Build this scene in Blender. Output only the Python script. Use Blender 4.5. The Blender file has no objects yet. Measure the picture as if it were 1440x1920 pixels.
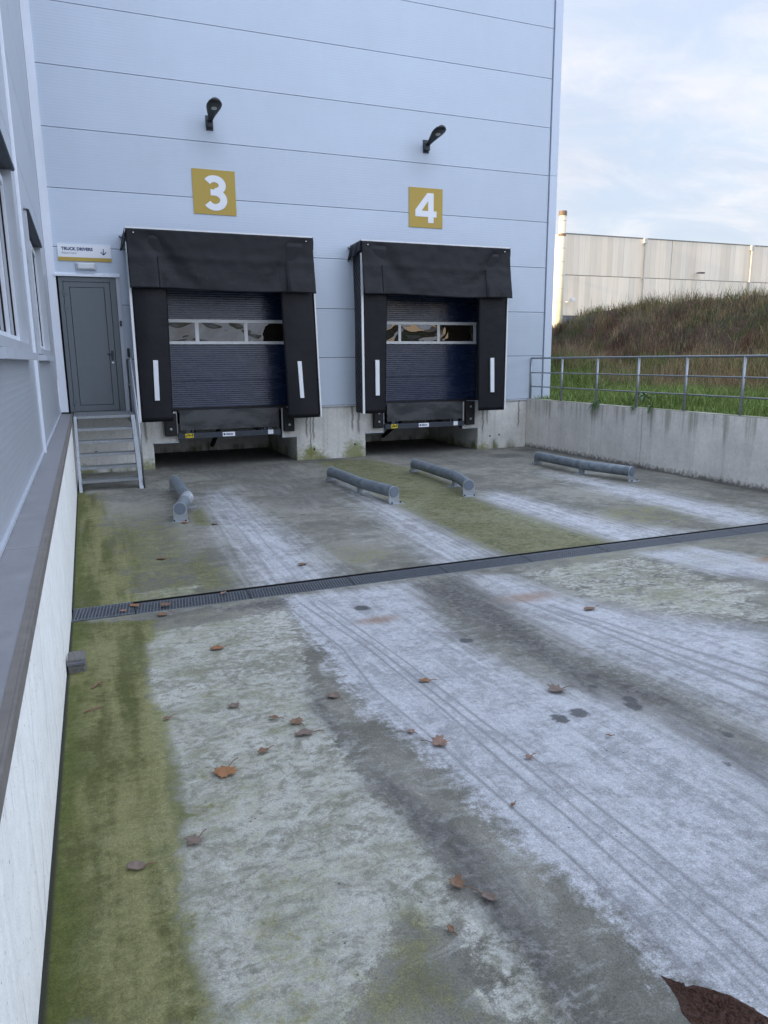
import bpy, bmesh, math, random
import numpy as np
from mathutils import Vector, Matrix, noise as mnoise
random.seed(7); rng = np.random.default_rng(7)
S = bpy.context.scene
COL = S.collection

# ------------------------------------------------------------------ camera
cam = bpy.data.cameras.new('camera'); camo = bpy.data.objects.new('camera', cam); COL.objects.link(camo)
cam.sensor_fit = 'VERTICAL'; cam.sensor_height = 36; cam.lens = 25.524; cam.clip_start = .05; cam.clip_end = 6000
_r, _u, _w = Vector((.92665,-.37582,-.00949)), Vector((.08591,.18711,.97858)), Vector((.36599,.90761,-.20567))
camo.matrix_world = Matrix(((_r.x, _u.x, -_w.x, 1.1689), (_r.y, _u.y, -_w.y, -15.0037), (_r.z, _u.z, -_w.z, .9496), (0, 0, 0, 1)))
S.camera = camo
S.render.resolution_x = 768; S.render.resolution_y = 1024
S.view_settings.view_transform = 'Standard'; S.view_settings.look = 'None'
S.view_settings.exposure = 2.02; S.view_settings.gamma = 1

# ------------------------------------------------------------------ node helper
class G:
    def __init__(s, tree): s.t = tree; s.n = tree.nodes; s.l = tree.links
    def node(s, typ, ins=None, **kw):
        n = s.n.new(typ)
        for k, v in kw.items(): setattr(n, k, v)
        for k, v in (ins or {}).items(): s.put(n.inputs[k], v)
        return n
    def put(s, sock, v):
        if isinstance(v, bpy.types.NodeSocket): s.l.new(v, sock)
        else:
            if hasattr(sock.default_value, '__len__') and not hasattr(v, '__len__'): v = (v,) * len(sock.default_value)
            if hasattr(sock.default_value, '__len__') and len(v) == 3 and len(sock.default_value) == 4: v = (*v, 1)
            sock.default_value = v
    def m(s, op, a, b=0., c=0., clamp=False):
        n = s.node('ShaderNodeMath', operation=op, use_clamp=clamp); s.put(n.inputs[0], a); s.put(n.inputs[1], b); s.put(n.inputs[2], c); return n.outputs[0]
    def mix(s, f, a, b, mode='MIX'):
        n = s.node('ShaderNodeMix', data_type='RGBA', blend_type=mode)
        s.put(n.inputs[0], f); s.put(n.inputs[6], a); s.put(n.inputs[7], b); return n.outputs[2]
    def pos(s): return s.node('ShaderNodeNewGeometry').outputs['Position']
    def mapv(s, v, sc=(1, 1, 1), loc=(0, 0, 0), rot=(0, 0, 0)):
        return s.node('ShaderNodeMapping', {0: v, 1: loc, 2: rot, 3: sc}).outputs[0]
    def noise(s, v, sc, det=4, rough=.55, dist=0.):
        return s.node('ShaderNodeTexNoise', {'Vector': v, 'Scale': sc, 'Detail': det, 'Roughness': rough, 'Distortion': dist}).outputs[0]
    def step(s, x, lo, hi):
        n = s.node('ShaderNodeMapRange', {0: x, 1: lo, 2: hi, 3: 0., 4: 1.}, interpolation_type='SMOOTHSTEP'); return n.outputs[0]
    def rng(s, x, a, b, c, d): return s.node('ShaderNodeMapRange', {0: x, 1: a, 2: b, 3: c, 4: d}).outputs[0]
    def sep(s, v): n = s.node('ShaderNodeSeparateXYZ', {0: v}); return n.outputs

# ------------------------------------------------------------------ world and sun
SUN_EL, SUN_AZ = math.radians(13), math.radians(-91)      # azimuth from +Y towards +X
W = bpy.data.worlds.new('World'); S.world = W; W.use_nodes = True
g = G(W.node_tree); W.node_tree.nodes.clear()
sky = g.node('ShaderNodeTexSky', sky_type='NISHITA', sun_disc=False, sun_elevation=SUN_EL, sun_rotation=SUN_AZ, air_density=1.0, dust_density=.6, ozone_density=2.0)
d = g.node('ShaderNodeTexCoord').outputs['Generated']
sx, sy, sz = g.sep(d)
zc = g.m('MAXIMUM', sz, .03)
flat = g.node('ShaderNodeCombineXYZ', {0: g.m('DIVIDE', sx, g.m('ADD', zc, .22)), 1: g.m('DIVIDE', sy, g.m('ADD', zc, .22)), 2: g.m('MULTIPLY', sz, .6)}).outputs[0]
n1 = g.noise(g.mapv(flat, (1, 1.5, 1), (3.1, 1.2, 0)), .85, 7, .56, .4)
n2 = g.noise(g.mapv(flat, (1, 1.6, 1), (8, 5, 0)), 2.6, 7, .6, .5)
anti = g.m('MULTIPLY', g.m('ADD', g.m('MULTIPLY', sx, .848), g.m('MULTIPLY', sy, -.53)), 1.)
over = g.m('MAXIMUM', g.step(sz, .36, .60), g.step(anti, .40, .85))   # unseen clouds overhead and behind viewer made brighter and bluer to light the court
cl = g.rng(g.step(g.m('ADD', n1, g.m('MULTIPLY', g.m('SUBTRACT', n2, .5), .28)), .34, .62), 0, 1, .85, 1.)
puff = g.step(g.m('ADD', g.m('MULTIPLY', n2, .55), g.m('MULTIPLY', n1, .45)), .38, .62)
bright = g.rng(puff, 0, 1, .92, 1.04)
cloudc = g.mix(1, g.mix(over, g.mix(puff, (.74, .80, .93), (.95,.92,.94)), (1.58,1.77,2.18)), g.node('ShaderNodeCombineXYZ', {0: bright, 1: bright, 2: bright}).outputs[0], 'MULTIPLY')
bg1 = g.node('ShaderNodeBackground', {0: sky.outputs[0], 1: g.m('MULTIPLY', g.rng(sz, 0, .5, .2, 1.), .15)})
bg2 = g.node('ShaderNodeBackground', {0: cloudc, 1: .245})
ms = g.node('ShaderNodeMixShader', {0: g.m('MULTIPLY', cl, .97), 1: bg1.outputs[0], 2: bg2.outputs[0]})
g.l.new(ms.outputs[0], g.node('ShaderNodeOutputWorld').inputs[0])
sun = bpy.data.lights.new('sun', 'SUN'); sun.energy = 2.0; sun.angle = math.radians(.5); sun.color = (1, .80, .52)
suno = bpy.data.objects.new('sun', sun); COL.objects.link(suno)
sd = Vector((math.sin(SUN_AZ) * math.cos(SUN_EL), math.cos(SUN_AZ) * math.cos(SUN_EL), math.sin(SUN_EL)))
suno.rotation_euler = sd.to_track_quat('Z', 'Y').to_euler(); suno.location = sd * 200

# ------------------------------------------------------------------ mesh + naming helpers
OFF = {}
def tag(o, label=None, cat=None, group=None, kind=None):
    if label: o['label'] = label
    if cat: o['category'] = cat
    if group: o['group'] = group
    if kind: o['kind'] = kind
    return o
def thing(name, loc, label, cat, group=None):
    o = bpy.data.objects.new(name, None); o.empty_display_size = .2; COL.objects.link(o)
    o.location = loc; OFF[o.name] = Vector(loc)
    return tag(o, label, cat, group)
def link(name, me, mat, parent=None, smooth=False, bevel=0, solid=0):
    o = bpy.data.objects.new(name, me); COL.objects.link(o)
    if mat: me.materials.append(mat)
    if parent is not None:
        o.parent = parent; OFF[o.name] = OFF[parent.name]
        me.transform(Matrix.Translation(-OFF[parent.name]))
    else: OFF[o.name] = Vector((0, 0, 0))
    if smooth: me.polygons.foreach_set('use_smooth', [True] * len(me.polygons))
    if solid:
        md = o.modifiers.new('solid', 'SOLIDIFY'); md.thickness = solid; md.offset = 0
    if bevel:
        md = o.modifiers.new('bevel', 'BEVEL'); md.width = bevel; md.segments = 2; md.limit_method = 'ANGLE'; md.angle_limit = .6
    return o
class MB:
    def __init__(s): s.v = []; s.f = []; s.p = []
    def add(s, vs, fs):
        b = len(s.v); s.p.append((b, len(vs), len(s.f), len(fs))); s.v += [tuple(v) for v in vs]; s.f += [tuple(i + b for i in f) for f in fs]; return s
    def box(s, x0, x1, y0, y1, z0, z1):
        vs = [(x, y, z) for z in (z0, z1) for y in (y0, y1) for x in (x0, x1)]
        return s.add(vs, [(0, 2, 3, 1), (4, 5, 7, 6), (0, 1, 5, 4), (2, 6, 7, 3), (0, 4, 6, 2), (1, 3, 7, 5)])
    def obox(s, c, half, rot):
        c = Vector(c); vs = [c + rot @ Vector((a * half[0], b * half[1], d * half[2])) for d in (-1, 1) for b in (-1, 1) for a in (-1, 1)]
        return s.add(vs, [(0, 2, 3, 1), (4, 5, 7, 6), (0, 1, 5, 4), (2, 6, 7, 3), (0, 4, 6, 2), (1, 3, 7, 5)])
    def beam(s, a, b, w, h, up=(0, 0, 1)):
        a, b = Vector(a), Vector(b); d = (b - a); L = d.length; d.normalize(); x = d.cross(Vector(up)).normalized(); z = x.cross(d)
        return s.obox((a + b) / 2, (w / 2, L / 2, h / 2), Matrix((x, d, z)).transposed())
    def tube(s, pts, r, n=12, caps=True, rs=None):
        pts = [Vector(p) for p in pts]; vs = []; fs = []
        for i, p in enumerate(pts):
            t = (pts[min(i + 1, len(pts) - 1)] - pts[max(i - 1, 0)]).normalized()
            a = t.cross(Vector((0, 0, 1)))
            if a.length < .02: a = t.cross(Vector((1, 0, 0)))
            a.normalize(); b = a.cross(t); rr = rs[i] if rs else r
            if 0 < i < len(pts) - 1:
                c2 = (pts[i + 1] - p).normalized().dot((p - pts[i - 1]).normalized()); rr = rr / max(.6, math.sqrt((1 + c2) / 2)) if False else rr
            vs += [p + rr * (math.cos(2 * math.pi * k / n) * a + math.sin(2 * math.pi * k / n) * b) for k in range(n)]
        for i in range(len(pts) - 1):
            for k in range(n):
                k2 = (k + 1) % n; fs.append((i * n + k, i * n + k2, (i + 1) * n + k2, (i + 1) * n + k))
        if caps: fs.append(tuple(range(n))); fs.append(tuple((len(pts) - 1) * n + k for k in reversed(range(n))))
        return s.add(vs, fs)
    def prism(s, poly, axis, a, b):
        # poly: 2-D outline; axis 1: (x,z) extruded along y a->b ; 0: (y,z) along x ; 2: (x,y) along z
        P = lambda p, t: {0: (t, p[0], p[1]), 1: (p[0], t, p[1]), 2: (p[0], p[1], t)}[axis]
        n = len(poly); vs = [P(p, a) for p in poly] + [P(p, b) for p in poly]
        return s.add(vs, [tuple(range(n)), tuple(reversed(range(n, 2 * n)))] + [(i, n + i, n + (i + 1) % n, (i + 1) % n) for i in range(n)])
    def grid(s, fn, nu, nv):
        vs = [fn(i / nu, j / nv) for j in range(nv + 1) for i in range(nu + 1)]
        return s.add(vs, [(j * (nu + 1) + i, j * (nu + 1) + i + 1, (j + 1) * (nu + 1) + i + 1, (j + 1) * (nu + 1) + i) for j in range(nv) for i in range(nu)])
    def mesh(s, name):
        me = bpy.data.meshes.new(name); me.from_pydata(s.v, [], s.f); me.update()
        bm = bmesh.new(); bm.from_mesh(me); bmesh.ops.recalc_face_normals(bm, faces=bm.faces); bm.to_mesh(me); bm.free(); return me
    def build(s, name, mat, parent=None, **k): return link(name, s.mesh(name), mat, parent, **k)
    def each(s, name, mat, parent=None, **k):          # every primitive an object of its own
        for b, nv, f0, nf in s.p:
            q = MB(); q.add(s.v[b:b + nv], [tuple(i - b for i in f) for f in s.f[f0:f0 + nf]]); q.build(name, mat, parent, **k)
def circle(cx, cz, r, n=24, a0=0): return [(cx + r * math.cos(a0 + 2 * math.pi * i / n), cz + r * math.sin(a0 + 2 * math.pi * i / n)) for i in range(n)]
def nz(x, y=0, z=0): return mnoise.noise(Vector((x, y, z)))
def text_mesh(txt, size, bold=0):
    cu = bpy.data.curves.new('txt', 'FONT'); cu.body = txt; cu.size = size; cu.offset = bold; cu.extrude = .0015
    o = bpy.data.objects.new('txt', cu); COL.objects.link(o); bpy.context.view_layer.update()
    me = bpy.data.meshes.new_from_object(o.evaluated_get(bpy.context.evaluated_depsgraph_get()))
    bpy.data.objects.remove(o); bpy.data.curves.remove(cu); return me
def on_wall(me, x, y, z):           # lettering plane (x right, y up) on a wall facing -Y
    me.transform(Matrix.Translation((x, y, z)) @ Matrix.Rotation(math.pi / 2, 4, 'X')); return me

# ------------------------------------------------------------------ materials
def mat(name):
    m = bpy.data.materials.new(name); m.use_nodes = True; m.node_tree.nodes.clear(); g = G(m.node_tree)
    b = g.node('ShaderNodeBsdfPrincipled'); g.l.new(b.outputs[0], g.node('ShaderNodeOutputMaterial').inputs[0]); return m, g, b
def bump(g, b, h, dist, strength=1):
    g.l.new(g.node('ShaderNodeBump', {'Height': h, 'Distance': dist, 'Strength': strength}).outputs[0], b.inputs['Normal'])
def simple(name, col, rough=.5, metal=0, var=.12, sc=6, bmp=0, bsc=60, spec=.5, streak=0, dirt=None):
    m, g, b = mat(name); P = g.pos()
    n = g.noise(P, sc, 6, .6); k = g.rng(n, .25, .75, 1 - var, 1 + var)
    c = g.mix(1, col, g.node('ShaderNodeCombineXYZ', {0: k, 1: k, 2: k}).outputs[0], 'MULTIPLY')
    if streak:
        s = g.noise(g.mapv(P, (14, 14, .7)), 1, 5, .6); c = g.mix(g.m('MULTIPLY', g.step(s, .48, .72), streak), c, dirt or (.05, .05, .045))
    g.put(b.inputs['Base Color'], c); g.put(b.inputs['Metallic'], metal); g.put(b.inputs['Specular IOR Level'], spec)
    g.put(b.inputs['Roughness'], g.rng(n, .25, .75, rough - .07, rough + .07))
    if bmp: bump(g, b, g.noise(P, bsc, 4), bmp)
    return m
def cladding(name, col, axis_col=None, rough=.42):
    m, g, b = mat(name); P = g.pos(); x, y, z = g.sep(P)
    n = g.noise(P, .7, 5); n2 = g.noise(g.mapv(P, (6, 6, .5)), 1.5, 6, .65)
    k = g.m('ADD', g.rng(n, .3, .7, .95, 1.04), g.rng(n2, .3, .75, .006, -.015))
    row = g.node('ShaderNodeTexWhiteNoise', noise_dimensions='1D'); g.put(row.inputs['W'], g.m('FLOOR', g.m('ADD', z, .003)))
    k = g.m('MULTIPLY', k, g.rng(row.outputs[0], 0, 1, .97, 1.03))
    g.put(b.inputs['Base Color'], g.mix(1, col, g.node('ShaderNodeCombineXYZ', {0: k, 1: k, 2: k}).outputs[0], 'MULTIPLY'))
    g.put(b.inputs['Roughness'], g.rng(n, .3, .7, rough - .05, rough + .06)); g.put(b.inputs['Metallic'], .15)
    if 'blue' in name:        # cobweb dust and fly specks round the two lamps
        sp = g.noise(P, 38, 3, .6); ck = g.n[-1]; col = [l.from_socket for l in g.l if l.to_socket == b.inputs['Base Color']][0]
        for lx in (3.66, 8.12):
            dd = g.m('SQRT', g.m('ADD', g.m('POWER', g.m('SUBTRACT', x, lx), 2.), g.m('POWER', g.m('MULTIPLY', g.m('SUBTRACT', z, 5.12), .75), 2.)))
            near = g.step(dd, .55, .05)
            col = g.mix(g.m('MULTIPLY', near, .16), col, (.2, .2, .2)); col = g.mix(g.m('MULTIPLY', g.m('MULTIPLY', near, g.step(sp, .68, .74)), .7), col, (.12, .12, .13))
        g.put(b.inputs['Base Color'], col)
    w = g.m('POWER', g.m('ADD', g.m('MULTIPLY', g.m('SINE', g.m('MULTIPLY', z, 2 * math.pi / .05)), .5), .5), 2.5)
    oil = g.noise(P, .9, 2)
    bump(g, b, g.m('ADD', g.m('MULTIPLY', w, .0008), g.m('MULTIPLY', oil, .006)), 1.0); return m
def concrete(name, col, moss=0, streaks=.6, top=None, var=.16):
    m, g, b = mat(name); P = g.pos(); x, y, z = g.sep(P)
    a = g.noise(P, 1.6, 7, .62); f = g.noise(P, 14, 6, .6); gr = g.noise(P, 130, 3, .6)
    k = g.m('MULTIPLY', g.rng(a, .28, .72, 1 - var, 1 + var), g.m('MULTIPLY', g.rng(f, .3, .7, .93, 1.06), g.rng(gr, .3, .7, .94, 1.06)))
    c = g.mix(1, col, g.node('ShaderNodeCombineXYZ', {0: k, 1: k, 2: k}).outputs[0], 'MULTIPLY')
    s = g.noise(g.mapv(P, (9, 9, .35)), 1, 6, .62)
    s2 = g.noise(g.mapv(P, (3, 3, .15), (4, 7, 1)), 1, 4, .6)
    c = g.mix(g.m('MULTIPLY', g.step(s, .5, .7), streaks), c, (.13, .125, .11)); c = g.mix(g.m('MULTIPLY', g.step(s2, .5, .75), streaks * .6), c, (.2, .2, .185))
    if moss:
        lo = g.step(g.m('ADD', z, g.m('MULTIPLY', g.m('SUBTRACT', a, .5), .8)), -.95, -1.18)
        c = g.mix(g.m('MULTIPLY', g.m('MULTIPLY', lo, g.step(s2, .44, .6)), moss), c, (.13, .15, .045))
    if top is not None:          # algae runs and grime below the top edge and along the foot
        t = g.step(g.m('ADD', z, g.m('MULTIPLY', g.m('SUBTRACT', s, .5), 1.6)), top - .34, top)
        c = g.mix(g.m('MULTIPLY', t, g.m('MULTIPLY', g.step(s, .40, .66), .5)), c, (.17, .17, .085))
        c = g.mix(g.m('MULTIPLY', g.step(z, top - .012, top - .003), g.rng(g.step(a, .35, .6), 0, 1, .55, .95)), c, (.17, .17, .115))
        ft = g.step(g.m('ADD', z, g.m('MULTIPLY', g.m('SUBTRACT', f, .5), .25)), -1.02, -1.14)
        c = g.mix(g.m('MULTIPLY', ft, .8), c, (.06, .055, .045))
    if moss:
        wob = g.m('MULTIPLY', g.m('SUBTRACT', g.noise(g.mapv(P, (.2, .2, 5)), 1, 3), .5), .09)
        for x0, zb_, w_ in ((5.46, -.62, .03), (5.545, -1.1, .022), (5.61, -.7, .03), (6.50, -.52, .035), (6.64, -.6, .04), (2.18, -.55, .035), (9.75, -.7, .03), (9.86, -.5, .025), (10.72, -.6, .03)):
            f_ = g.m('MULTIPLY', g.step(g.m('ABSOLUTE', g.m('SUBTRACT', g.m('ADD', x, wob), x0)), w_, w_ * .35), g.step(z, zb_ - .12, zb_ + .05))
            c = g.mix(g.m('MULTIPLY', f_, .72), c, (.16, .15, .125))
        for x0, z0, r_ in ((5.53, -1.2, .42), (5.55, -.98, .16), (6.55, -1.05, .34), (2.2, -1.2, .3), (9.75, -1.25, .3), (1.05, -1.2, .25)):
            dd = g.m('ADD', g.m('POWER', g.m('DIVIDE', g.m('SUBTRACT', x, x0), r_), 2.), g.m('POWER', g.m('DIVIDE', g.m('SUBTRACT', z, z0), r_), 2.))
            f_ = g.step(g.m('ADD', g.m('SQRT', dd), g.m('MULTIPLY', g.m('SUBTRACT', f, .5), 1.2)), 1.1, .35)
            c = g.mix(g.m('MULTIPLY', f_, .8), c, (.21, .22, .06))
        for x0, z0 in ((5.62, -.93), (6.55, -.87), (1.25, -.75), (9.95, -.85), (10.2, -.83)):
            dd = g.m('ADD', g.m('POWER', g.m('SUBTRACT', x, x0), 2.), g.m('POWER', g.m('SUBTRACT', z, z0), 2.)); c = g.mix(g.step(dd, .0007, .0003), c, (.02, .02, .02))
    if name.startswith('white'):
        cv = g.node('ShaderNodeTexVoronoi', {'Vector': g.mix(.05, g.mapv(P, (1, 2.2, .22), (0, 0, 0), (.12, 0, 0)), g.node('ShaderNodeTexNoise', {'Vector': P, 'Scale': 3.0, 'Detail': 5.0}).outputs[1]), 'Scale': 1.5}, feature='DISTANCE_TO_EDGE').outputs[0]
        c = g.mix(g.m('MULTIPLY', g.step(cv, .008, .001), .4), c, (.33, .32, .30))
        c = g.mix(g.m('MULTIPLY', g.step(g.noise(g.mapv(P, (20, 20, 2.2)), 1, 4, .6), .62, .7), .35), c, (.5, .49, .46))
    pits = g.noise(P, 46, 2, .5)
    c = g.mix(g.m('MULTIPLY', g.step(pits, .69, .73), .55), c, (.05, .05, .045))
    g.put(b.inputs['Base Color'], c); g.put(b.inputs['Roughness'], .85)
    bump(g, b, g.m('ADD', g.m('MULTIPLY', f, .6), g.m('MULTIPLY', gr, .35)), .006); return m
def flat(name, col, rough=.5): 
    m, g, b = mat(name); g.put(b.inputs['Base Color'], col); g.put(b.inputs['Roughness'], rough); return m

M = {}
M['clad'] = cladding('grey_blue_cladding', (.545, .620, .720)); M['clad_left'] = cladding('light_grey_cladding', (.46, .49, .535), rough=.36)
M['trim'] = simple('pale_grey_trim', (.80, .84, .92), .4, .1, .05, 2, streak=.12, dirt=(.3, .32, .35)); M['trim_mid'] = simple('mid_grey_trim', (.50, .54, .6), .4, .1, .06, 3)
M['white'] = simple('white_aluminium', (.82, .83, .84), .35, 0, .04, 9, streak=.2, dirt=(.4, .36, .3))
M['plinth'] = concrete('plinth_concrete', (.70, .69, .645), .9, .2); M['rwall'] = concrete('retaining_concrete', (.76, .73, .675), 0, .16, 0.0)
M['wwall'] = concrete('white_painted_concrete', (.96, .955, .92), 0, .12, None, .04)
M['coping'] = simple('coping_metal', (.25, .248, .262), .5, .1, .14, 5, bmp=.0015, bsc=30)
M['coping_edge'] = simple('coping_edge_dirt', (.17, .155, .14), .7, 0, .25, 12)
M['door_grey'] = simple('door_grey_paint', (.135, .16, .175), .38, 0, .05, 4, streak=.1, dirt=(.09, .1, .11)); M['dark_gap'] = flat('dark_gap', (.01, .01, .011), .8)
M['galv'] = simple('galvanised_steel', (.34, .365, .39), .42, .75, .22, 25, bmp=.001, bsc=80, streak=.25, dirt=(.2, .2, .2))
M['grating'] = simple('drain_grating_steel', (.19, .21, .235), .5, .6, .25, 25); M['trim_side'] = simple('blue_grey_corner_trim', (.61, .68, .79), .4, .1, .05, 2)
M['tube'] = simple('weathered_galvanised_tube', (.33, .37, .40), .5, .2, .25, 9, bmp=.002, bsc=50, streak=.35, dirt=(.10, .11, .10)); 
def m_tube():
    m, g, b = mat('scuffed_galvanised_tube'); P = g.pos(); x, y, z = g.sep(P)
    n = g.noise(P, 9, 6, .65); s = g.noise(g.mapv(P, (14, 14, .7)), 1, 5, .6); f = g.noise(P, 38, 5, .7)
    c = g.mix(g.step(n, .35, .65), (.15, .18, .205), (.25, .285, .315)); c = g.mix(g.m('MULTIPLY', g.step(s, .5, .72), .4), c, (.12, .125, .12))
    dd = g.node('ShaderNodeVectorMath', {0: P, 1: (2.47, -4.52, -.93)}, operation='DISTANCE').outputs['Value']
    sc = g.m('MULTIPLY', g.step(g.m('ADD', dd, g.m('MULTIPLY', g.m('SUBTRACT', n, .5), .35)), .30, .12), g.step(f, .42, .58))
    c = g.mix(g.m('MULTIPLY', sc, .85), c, (.80, .83, .86)); c = g.mix(g.m('MULTIPLY', g.step(f, .66, .74), .6), c, (.09, .085, .08))
    g.put(b.inputs['Base Color'], c); g.put(b.inputs['Metallic'], .25); g.put(b.inputs['Roughness'], g.rng(n, .3, .7, .4, .6)); bump(g, b, f, .002); return m
M['tube'] = m_tube(); M['tube_cap'] = simple('tube_cap_plastic', (.16, .19, .24), .5, 0, .08)
M['plate'] = simple('galvanised_plate', (.40, .43, .46), .5, .5, .2, 14)
M['navy_dark'] = simple('dark_blue_painted_steel', (.035, .045, .06), .5, 0, .2, 8); M['rubber'] = simple('black_rubber', (.012, .012, .013), .7, 0, .2, 20, bmp=.004, bsc=30)
M['gold'] = simple('ochre_sign_plate', (.50, .345, .065), .55, 0, .03, 2); M['sign_white'] = simple('sign_white', (.86, .88, .92), .5, 0, .02, 2); M['navy'] = flat('navy_ink', (.03, .055, .15)); M['ink_grey'] = flat('grey_ink', (.25, .29, .38))
M['frame_grey'] = simple('grey_window_frame', (.46, .49, .53), .4, .1, .05, 4); M['pipe_white'] = simple('pale_grey_pipe', (.55, .54, .51), .5); M['black'] = simple('black_plastic', (.012, .012, .013), .42, 0, .1); M['lens'] = flat('lamp_lens', (.5, .48, .42), .2); M['yellow'] = flat('yellow_sticker', (.75, .58, .02), .5); M['strip'] = simple('reflective_strip', (.80, .83, .87), .4, 0, .05)
M['brick_grey'] = simple('grey_concrete_block', (.14, .135, .13), .9, 0, .35, 60, bmp=.006, bsc=70); M['roofing'] = flat('roofing', (.2, .2, .2), .9)
M['diff'] = simple('milky_diffuser', (.72, .75, .78), .3, 0, .05)

def m_pvc():
    m, g, b = mat('black_pvc_fabric'); P = g.pos(); x, y, z = g.sep(P)
    n = g.noise(P, 5, 6, .6); s = g.noise(g.mapv(P, (4, 4, 16), (1, 2, 3)), 1, 5, .7); s3 = g.noise(g.mapv(P, (26, 26, 5)), 1, 6, .7)
    c = g.mix(n, (.0055, .006, .0085), (.010, .011, .015))
    band = g.m('MULTIPLY', g.step(z, 2.2, 2.35), g.step(z, 2.95, 2.6))
    sc = g.m('MULTIPLY', g.step(s, .5, .78), band)
    c = g.mix(g.m('MULTIPLY', sc, .28), c, (.055, .055, .058)); c = g.mix(g.m('MULTIPLY', g.m('MULTIPLY', g.step(s3, .62, .76), band), .55), c, (.16, .155, .15))
    g.put(b.inputs['Base Color'], c); g.put(b.inputs['Roughness'], g.rng(n, .3, .7, .4, .56)); g.put(b.inputs['Specular IOR Level'], .28)
    bump(g, b, g.m('ADD', g.m('ADD', g.noise(P, 2.2, 3, .5), g.m('MULTIPLY', g.noise(g.mapv(P, (1.2, 1, 5), (0, 0, 0), (0, .5, 0)), 2.6, 3, .5, 1.0), .12)), g.m('MULTIPLY', g.noise(P, 300, 2), .01)), .016); return m
M['pvc'] = m_pvc()
def m_rib():
    m, g, b = mat('ribbed_black_fabric'); P = g.pos(); x, y, z = g.sep(P)
    g.put(b.inputs['Base Color'], g.mix(g.noise(P, 6), (.008, .009, .012), (.018, .02, .024))); g.put(b.inputs['Roughness'], .55)
    bump(g, b, g.m('SINE', g.m('MULTIPLY', g.m('ADD', z, g.m('MULTIPLY', y, .8)), 2 * math.pi / .12)), .012); return m
M['ribbed'] = m_rib()
def m_dock():
    m, g, b = mat('dark_blue_ribbed_door'); P = g.pos(); x, y, z = g.sep(P)
    n = g.noise(P, 1.3, 4); d = g.noise(g.mapv(P, (2, 2, 7)), 1, 6, .7)
    c = g.mix(n, (.007, .016, .046), (.011, .024, .066)); c = g.mix(g.m('MULTIPLY', g.step(d, .5, .75), .25), c, (.03, .042, .065))
    g.put(b.inputs['Base Color'], c); g.put(b.inputs['Roughness'], g.rng(d, .3, .7, .2, .32)); g.put(b.inputs['Specular IOR Level'], .8)
    w = g.m('POWER', g.m('ADD', g.m('MULTIPLY', g.m('SINE', g.m('MULTIPLY', z, 2 * math.pi / .042)), .5), .5), 3)
    bump(g, b, g.m('ADD', g.m('MULTIPLY', w, .0014), g.m('MULTIPLY', n, .02)), 1.0); return m
M['dock'] = m_dock()
def m_pane(name, wob, sc, col=(.006, .006, .006)):
    m, g, b = mat(name); P = g.pos(); g.put(b.inputs['Base Color'], col); g.put(b.inputs['Roughness'], .02); g.put(b.inputs['Specular IOR Level'], 1.)
    bump(g, b, g.noise(g.mapv(P, (1, 1, 1.8)), sc, 1.5, .4, .6), wob); return m
M['acrylic'] = m_pane('warped_acrylic_pane', .06, 1.4, (.022, .018, .014)); M['glass'] = m_pane('window_glass', .004, 1.5, (.02, .025, .028))
def m_check():
    m, g, b = mat('checker_plate'); P = g.pos(); x, y, z = g.sep(P)
    k = 2 * math.pi / .07; u = g.m('MULTIPLY', g.m('ADD', x, z), k); v = g.m('MULTIPLY', g.m('SUBTRACT', x, z), k)
    p = g.m('MULTIPLY', g.m('SINE', u), g.m('SINE', v)); st = g.step(g.m('ABSOLUTE', p), .45, .75)
    wear = g.noise(g.mapv(P, (1.2, 1, 3)), 1.3, 5)
    c = g.mix(wear, (.022, .025, .03), (.06, .062, .066)); c = g.mix(g.m('MULTIPLY', st, g.step(wear, .40, .58)), c, (.20, .205, .21))
    g.put(b.inputs['Base Color'], c); g.put(b.inputs['Roughness'], .45); g.put(b.inputs['Metallic'], .3); bump(g, b, st, .003); return m
M['check'] = m_check()

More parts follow.
